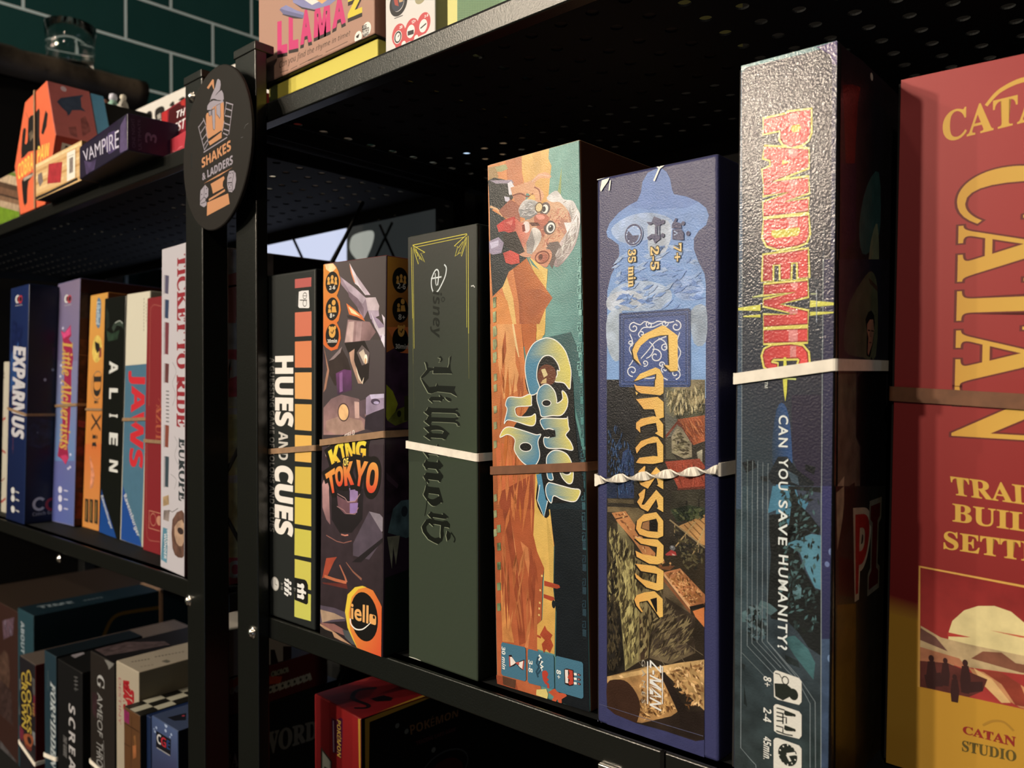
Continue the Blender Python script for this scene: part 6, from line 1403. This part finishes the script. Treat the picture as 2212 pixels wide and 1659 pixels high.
part('title_lettering'); V('CLOCKS', 176, 290, 240, 1200, 'd8b84a', '', 0.015, ol='3a1a10', olw=0.05); V('CROWN', 106, 320, 172, 1130, 'd8b84a', '', 0.015, ol='3a1a10', olw=0.05); V('THE', 250, 740, 284, 950, 'a8843c', 'b', 0.0)
band(b, 'cream rubber band sagging across the jester box', 43, 1602, 76, 1650, RUB_W, 0.0046)
b = low('teal game box with slanted white serif lettering, beside the jester box', 96, 121, 0.345, -0.3125, 0.10, dict(all='1d3238', front='263c44', side_b='101416', top='0c181c'))
use(b, 'front', 'title_lettering'); TR(30, 1400, 6.41); V('FORBIDDEN', 506, 460, 578, 1700, 'cfd2c8', 'si', 0.02); [L('8a928c', f'472,{y} 471,{y+14}', 0.8) for y in range(312, 590, 22)]
band(b, 'cream rubber band across the teal box with serif lettering', 92.5, 1626, 122, 1640, RUB_W, 0.0046)
b = low('black game box with heavy white capitals running down its spine', 124, 177, 0.345, -0.3135, 0.2, dict(all='141312', front='141313', side_b='0f0e0e', top='12110f'))
use(b, 'front', 'title_lettering'); TR(110, 1400, 6.406); V('SCREAM', 246, 760, 338, 1980, 'd8cec4', 'b', 0.0, sp=1.25); V('THE GAME', 170, 1200, 222, 1530, '8a847c', 'bi', 0.0); [L('6a6660', f'320,{y} 372,{y+14}', 1.2) for y in (396, 450, 500, 560)]; L('6a6660', '344,400 340,600', 0.9)
use(b, 'top', 'white_stamp'); G('a09490', '150,10 330,-20 470,75 330,140', m=0.2); G('2a2624', '270,40 350,30 360,60 300,70')
use(b, 'side', 'white_stamp'); G('8a8470', '480,180 550,180 550,215 500,210'); G('8a8470', '440,320 540,270 540,320', m=0.4)
b = low('dark brown game box with thin silver serif lettering and a mountain print on top', 195, 247, 0.345, -0.2840, 0.2, dict(all='2a221c', front='2a231d', side_b='14100e', top='171312'))
use(b, 'front', 'title_lettering'); TR(110, 1400, 6.406); V('G', 640, 350, 740, 590, 'c4beb2', 's', 0.0); V('AMEOF', 640, 610, 714, 1250, 'b4aea2', '', 0.0); V('THRONES', 630, 1270, 720, 1900, 'b4aea2', '', 0.0); L('a8a296', '728,1280 738,1660', 0.8)
G('8a8478', '740,160 880,190 860,240 800,300 790,250'); G('3c2426', '570,600 640,640 630,1000 580,900', m=0.5)
use(b, 'top', 'mountain_print'); TR(30, 1255, 5.821); pen.m = 0.5
G('5a4844', '1000,850 1300,770 1900,760 1960,800 1400,900 1150,940', m=0.6)
pen.m = 0; 
for k in range(11): L('8a8880', f'{930+k*72},{800-k*15} {985+k*72},{845-k*16}', 2.0); L('6a6860', f'{950+k*72},{830-k*15} {1000+k*72},{800-k*16}', 1.2)
band(b, 'cream rubber band across the dark brown serif-lettered box', 192, 1640, 248, 1690, RUB_W, 0.0042)
b = low('cream game box with red lettering down its spine and plain tan side', 251, 300, 0.345, -0.2800, 0.19, dict(all='b8a686', front='c4b294', side_b='8a7c60', top='b8a68a'))
use(b, 'front', 'title_lettering'); TR(200, 1340, 5.2)
V('DESTINY', 292, 640, 322, 1180, 'b0505a', '', 0.0); V('WARS', 348, 660, 408, 1040, 'b82028', 'b', 0.08); V('STA', 406, 770, 462, 1000, 'b82028', 'b', 0.08)
use(b, 'top', 'small_print'); [L('4a4436', f'{440+k*36},{468-k*6} {458+k*36},{462-k*6}', 2.4) for k in range(6)]; [L('4a4436', f'{700+k*38},{412-k*7} {722+k*38},{406-k*7}', 2.4) for k in range(9)]; [L('6a6250', f'{540+k*40},{522-k*7} {562+k*40},{518-k*7}', 1.6) for k in range(4)]; G('6a6250', '770,460 830,440 880,460 840,480')
b = low('brown wooden-look game box with a black and white checkerboard top', 267, 302, 0.330, -0.3080, 0.16, dict(all='5a3c22', front='6a4426', side_b='22221e', top='3a3426'))
use(b, 'top', 'checkerboard'); f_ = pen.face
for i in range(3):
    for j in range(9):
        s0, t0 = b.w * i / 3, b.d * j / 9
        _emit([(s0, t0), (s0 + b.w / 3, t0), (s0 + b.w / 3, t0 + b.d / 9), (s0, t0 + b.d / 9)], cf('cfc4a4' if (i + j) % 2 else '1c1a14'))
use(b, 'front', 'wood_drawing'); TR(200, 1340, 5.2); pen.m = 0.4
G('9a2c5c', '350,990 412,1040 410,1170 350,1130'); G('8a5a30', '460,1300 480,1290 490,1400 470,1420'); G('b06a3c', '450,1410 490,1400 490,1540 455,1560'); L('3a2414', '350,1150 530,1260', 0.8); L('3a2414', '350,1380 420,1420', 0.8); L('3a2414', '440,1080 430,1660', 0.6)
b = low('slim dark blue box squeezed between the checkerboard box and the pale blue box', 308, 325, 0.336, -0.3090, 0.15, dict(all='16284a', front='182a4a', side_b='14223c'))
use(b, 'front', 'check_edge'); TR(200, 1340, 5.2)
for k in range(8): R('c8bea0' if k % 2 else '14140f', 545, 1080 + k * 80, 564, 1160 + k * 80)
b = low('pale blue winter game box with snowflakes and a black badge logo', 327, 384, 0.330, -0.3010, 0.16, dict(all='3a4a6c', front='465676', side_b='10141c', top='444e66'))
use(b, 'front', 'snow_print'); TR(200, 1340, 5.2)
patch('662,1066 950,1240 950,1700 662,1700', ('4c5c80', '5a6a8e', '40405e', '3a3e58'))
for x, y, r in ((824, 1180, 16), (716, 1206, 10), (820, 1240, 12), (884, 1284, 10), (700, 1250, 9), (690, 1220, 6), (870, 1310, 7)): E('b8c4d8', x, y, r, r * 1.5)
part('publisher_logo'); G('15151c', '715,1240 880,1340 876,1530 712,1424')
T('C', '722,1370 768,1404 768,1290 722,1270', 'e0d8cc', 'b', 0.0); T('G', '768,1404 826,1436 826,1330 768,1300', 'c02c38', 'b', 0.0); T('E', '832,1440 870,1460 870,1360 832,1340', '2a4470', 'b', 0.0); L('b8b0a8', '722,1430 870,1520', 0.9)
use(b, 'top', 'red_mark'); G('14161e', '840,1090 1050,1040 1050,1120 920,1130'); E('b03a44', 1020, 1072, 26, 14)
# stack at the near end, its sides seen between and beyond the posts
XS = -0.612
def stk(label, x0, z0, z1, y0, y1, cols, **k): return gbox(label, (x0, y0, 0, 0, 0, XS - x0, z1 - z0), z0, y1 - y0, cols, 'satin', W=(250, 235, 212), tray=False, **k)
b = stk('black party game box with big grey capitals on its side, under the dark red box', -0.668, Z3, -0.2745, 0.338, 0.452, dict(all='100f0d', side_b='100f0d', top='16130f'))
use(b, 'side', 'title_lettering'); TR(570, 1360, 5.547); T('WORD', '-40,1520 640,1300 640,1090 -40,1260', '5a5448', 's', 0.03); T('SA', '-460,1660 -300,1640 -300,1480 -460,1500', '6a6250', 's', 0.02)
b = stk('dark red game box with pale round lettering on its side, under the cream box', -0.668, -0.2743, -0.2425, 0.336, 0.440, dict(all='3c1210', side_b='44130f', top='3a1a14'))
use(b, 'side', 'title_lettering'); TR(570, 1360, 5.547); pen.m = 0.2; G('8a3418', '-600,600 -380,560 220,560 200,640 -300,700 -600,760'); 
for k in range(7):
    x = 80 + k * 72; y = 720 - k * 24
    ring('8a8068', x, y, 34, 44, 4.0); L('8a8068', f'{x+26},{y-50} {x+50},{y+30}', 3.0)
for k in range(3):
    x = 110 + k * 70; y = 530 - k * 20
    ring('6e6850', x, y, 26, 34, 3.0); L('6e6850', f'{x+22},{y-36} {x+40},{y+20}', 2.4)
for k in range(5):
    x = -560 + k * 60; y = 800 - k * 22
    ring('8a8068', x, y, 30, 44, 3.0); L('6e6850', f'{x},{y-190} {x+40},{y-150}', 4.0)
b = stk('cream game box lying on top of the dark red box behind the posts', -0.668, -0.2423, -0.2030, 0.334, 0.402, dict(all='8a7c66', side_b='8a7c68', top='b8aa94'))
use(b, 'side', 'dark_patch'); TR(570, 1360, 5.547); G('1c120e', '80,240 130,240 180,420 80,480'); G('240f0c', '230,200 400,200 400,400 230,380')

# ---- television glowing behind the shelves
tv = empty('television', (-1.06, 0.80, 0.02), 'television glowing pale blue behind the shelves, a grey figure on its screen', 'television')
bm_ = MB().box((-1.55, 0.80, -0.20), (-0.80, 0.84, 0.315)); bevel(bm_.build('casing', METALIN, tv), 0.004)
MB().box((-1.30, 0.815, FLOOR), (-1.10, 0.835, -0.20)).build('stand', METALIN, tv)
def emis(name, col, st):
    M = bpy.data.materials.new(name); M.use_nodes = True; b_ = M.node_tree.nodes['Principled BSDF']
    b_.inputs['Base Color'].default_value = (0.01, 0.01, 0.01, 1); b_.inputs['Emission Color'].default_value = col + (1,); b_.inputs['Emission Strength'].default_value = st
    return M
xs = onY(749, 520, 0.7995).x
MB().box((-1.54, 0.7993, -0.19), (xs, 0.7999, 0.305)).build('screen', emis('screen_blue', (0.50, 0.55, 0.72), 0.27), tv)
MB().box((xs, 0.7993, -0.19), (-0.81, 0.7999, 0.305)).build('screen', emis('screen_dark', (0.012, 0.014, 0.014), 0.3), tv)
V_ = [onY(x, y, 0.7990) for x, y in curve(pts('758,516 770,505 800,498 808,506 804,528 796,548 786,566 770,560 756,540'), 4)]
link_mesh('screen_figure', V_ , [tuple(range(len(V_)))], emis('screen_grey', (0.25, 0.26, 0.23), 0.3), tv)
# small blue-white wall light beyond the shelves, glimpsed through the holes of the top board
wl_ = empty('wall_light', (-1.47, 1.51, 0.63), 'small blue-white light far behind, glimpsed through the holes of the top board', 'light')
q = [onY(x, y, 1.50) for x, y in ((992, 274), (1021, 274), (1021, 345), (992, 345))]
MB().box((q[0].x, 1.50, q[2].z), (q[1].x, 1.505, q[0].z)).build('lamp_panel', emis('panel_light', (0.55, 0.75, 1.0), 0.3), wl_)
MB().box((q[0].x - 0.006, 1.5051, q[2].z - 0.006), (q[1].x + 0.006, 1.52, q[0].z + 0.006)).build('lamp_casing', METALIN, wl_)
q2 = [onY(x, y, 1.515) for x, y in ((1024, 222), (1112, 342))]
bevel(MB().box((q2[0].x, 1.51, q2[1].z), (q2[1].x, 1.56, q2[0].z)).build('lamp_shade', mat('beige_shade', (0.16, 0.125, 0.09), rough=0.8), wl_), 0.008)
MB().box((q[0].x + 0.01, 1.52, q[2].z + 0.05), (q[0].x + 0.03, 1.86, q[2].z + 0.07)).build('wall_bracket', METALIN, wl_)
finish()
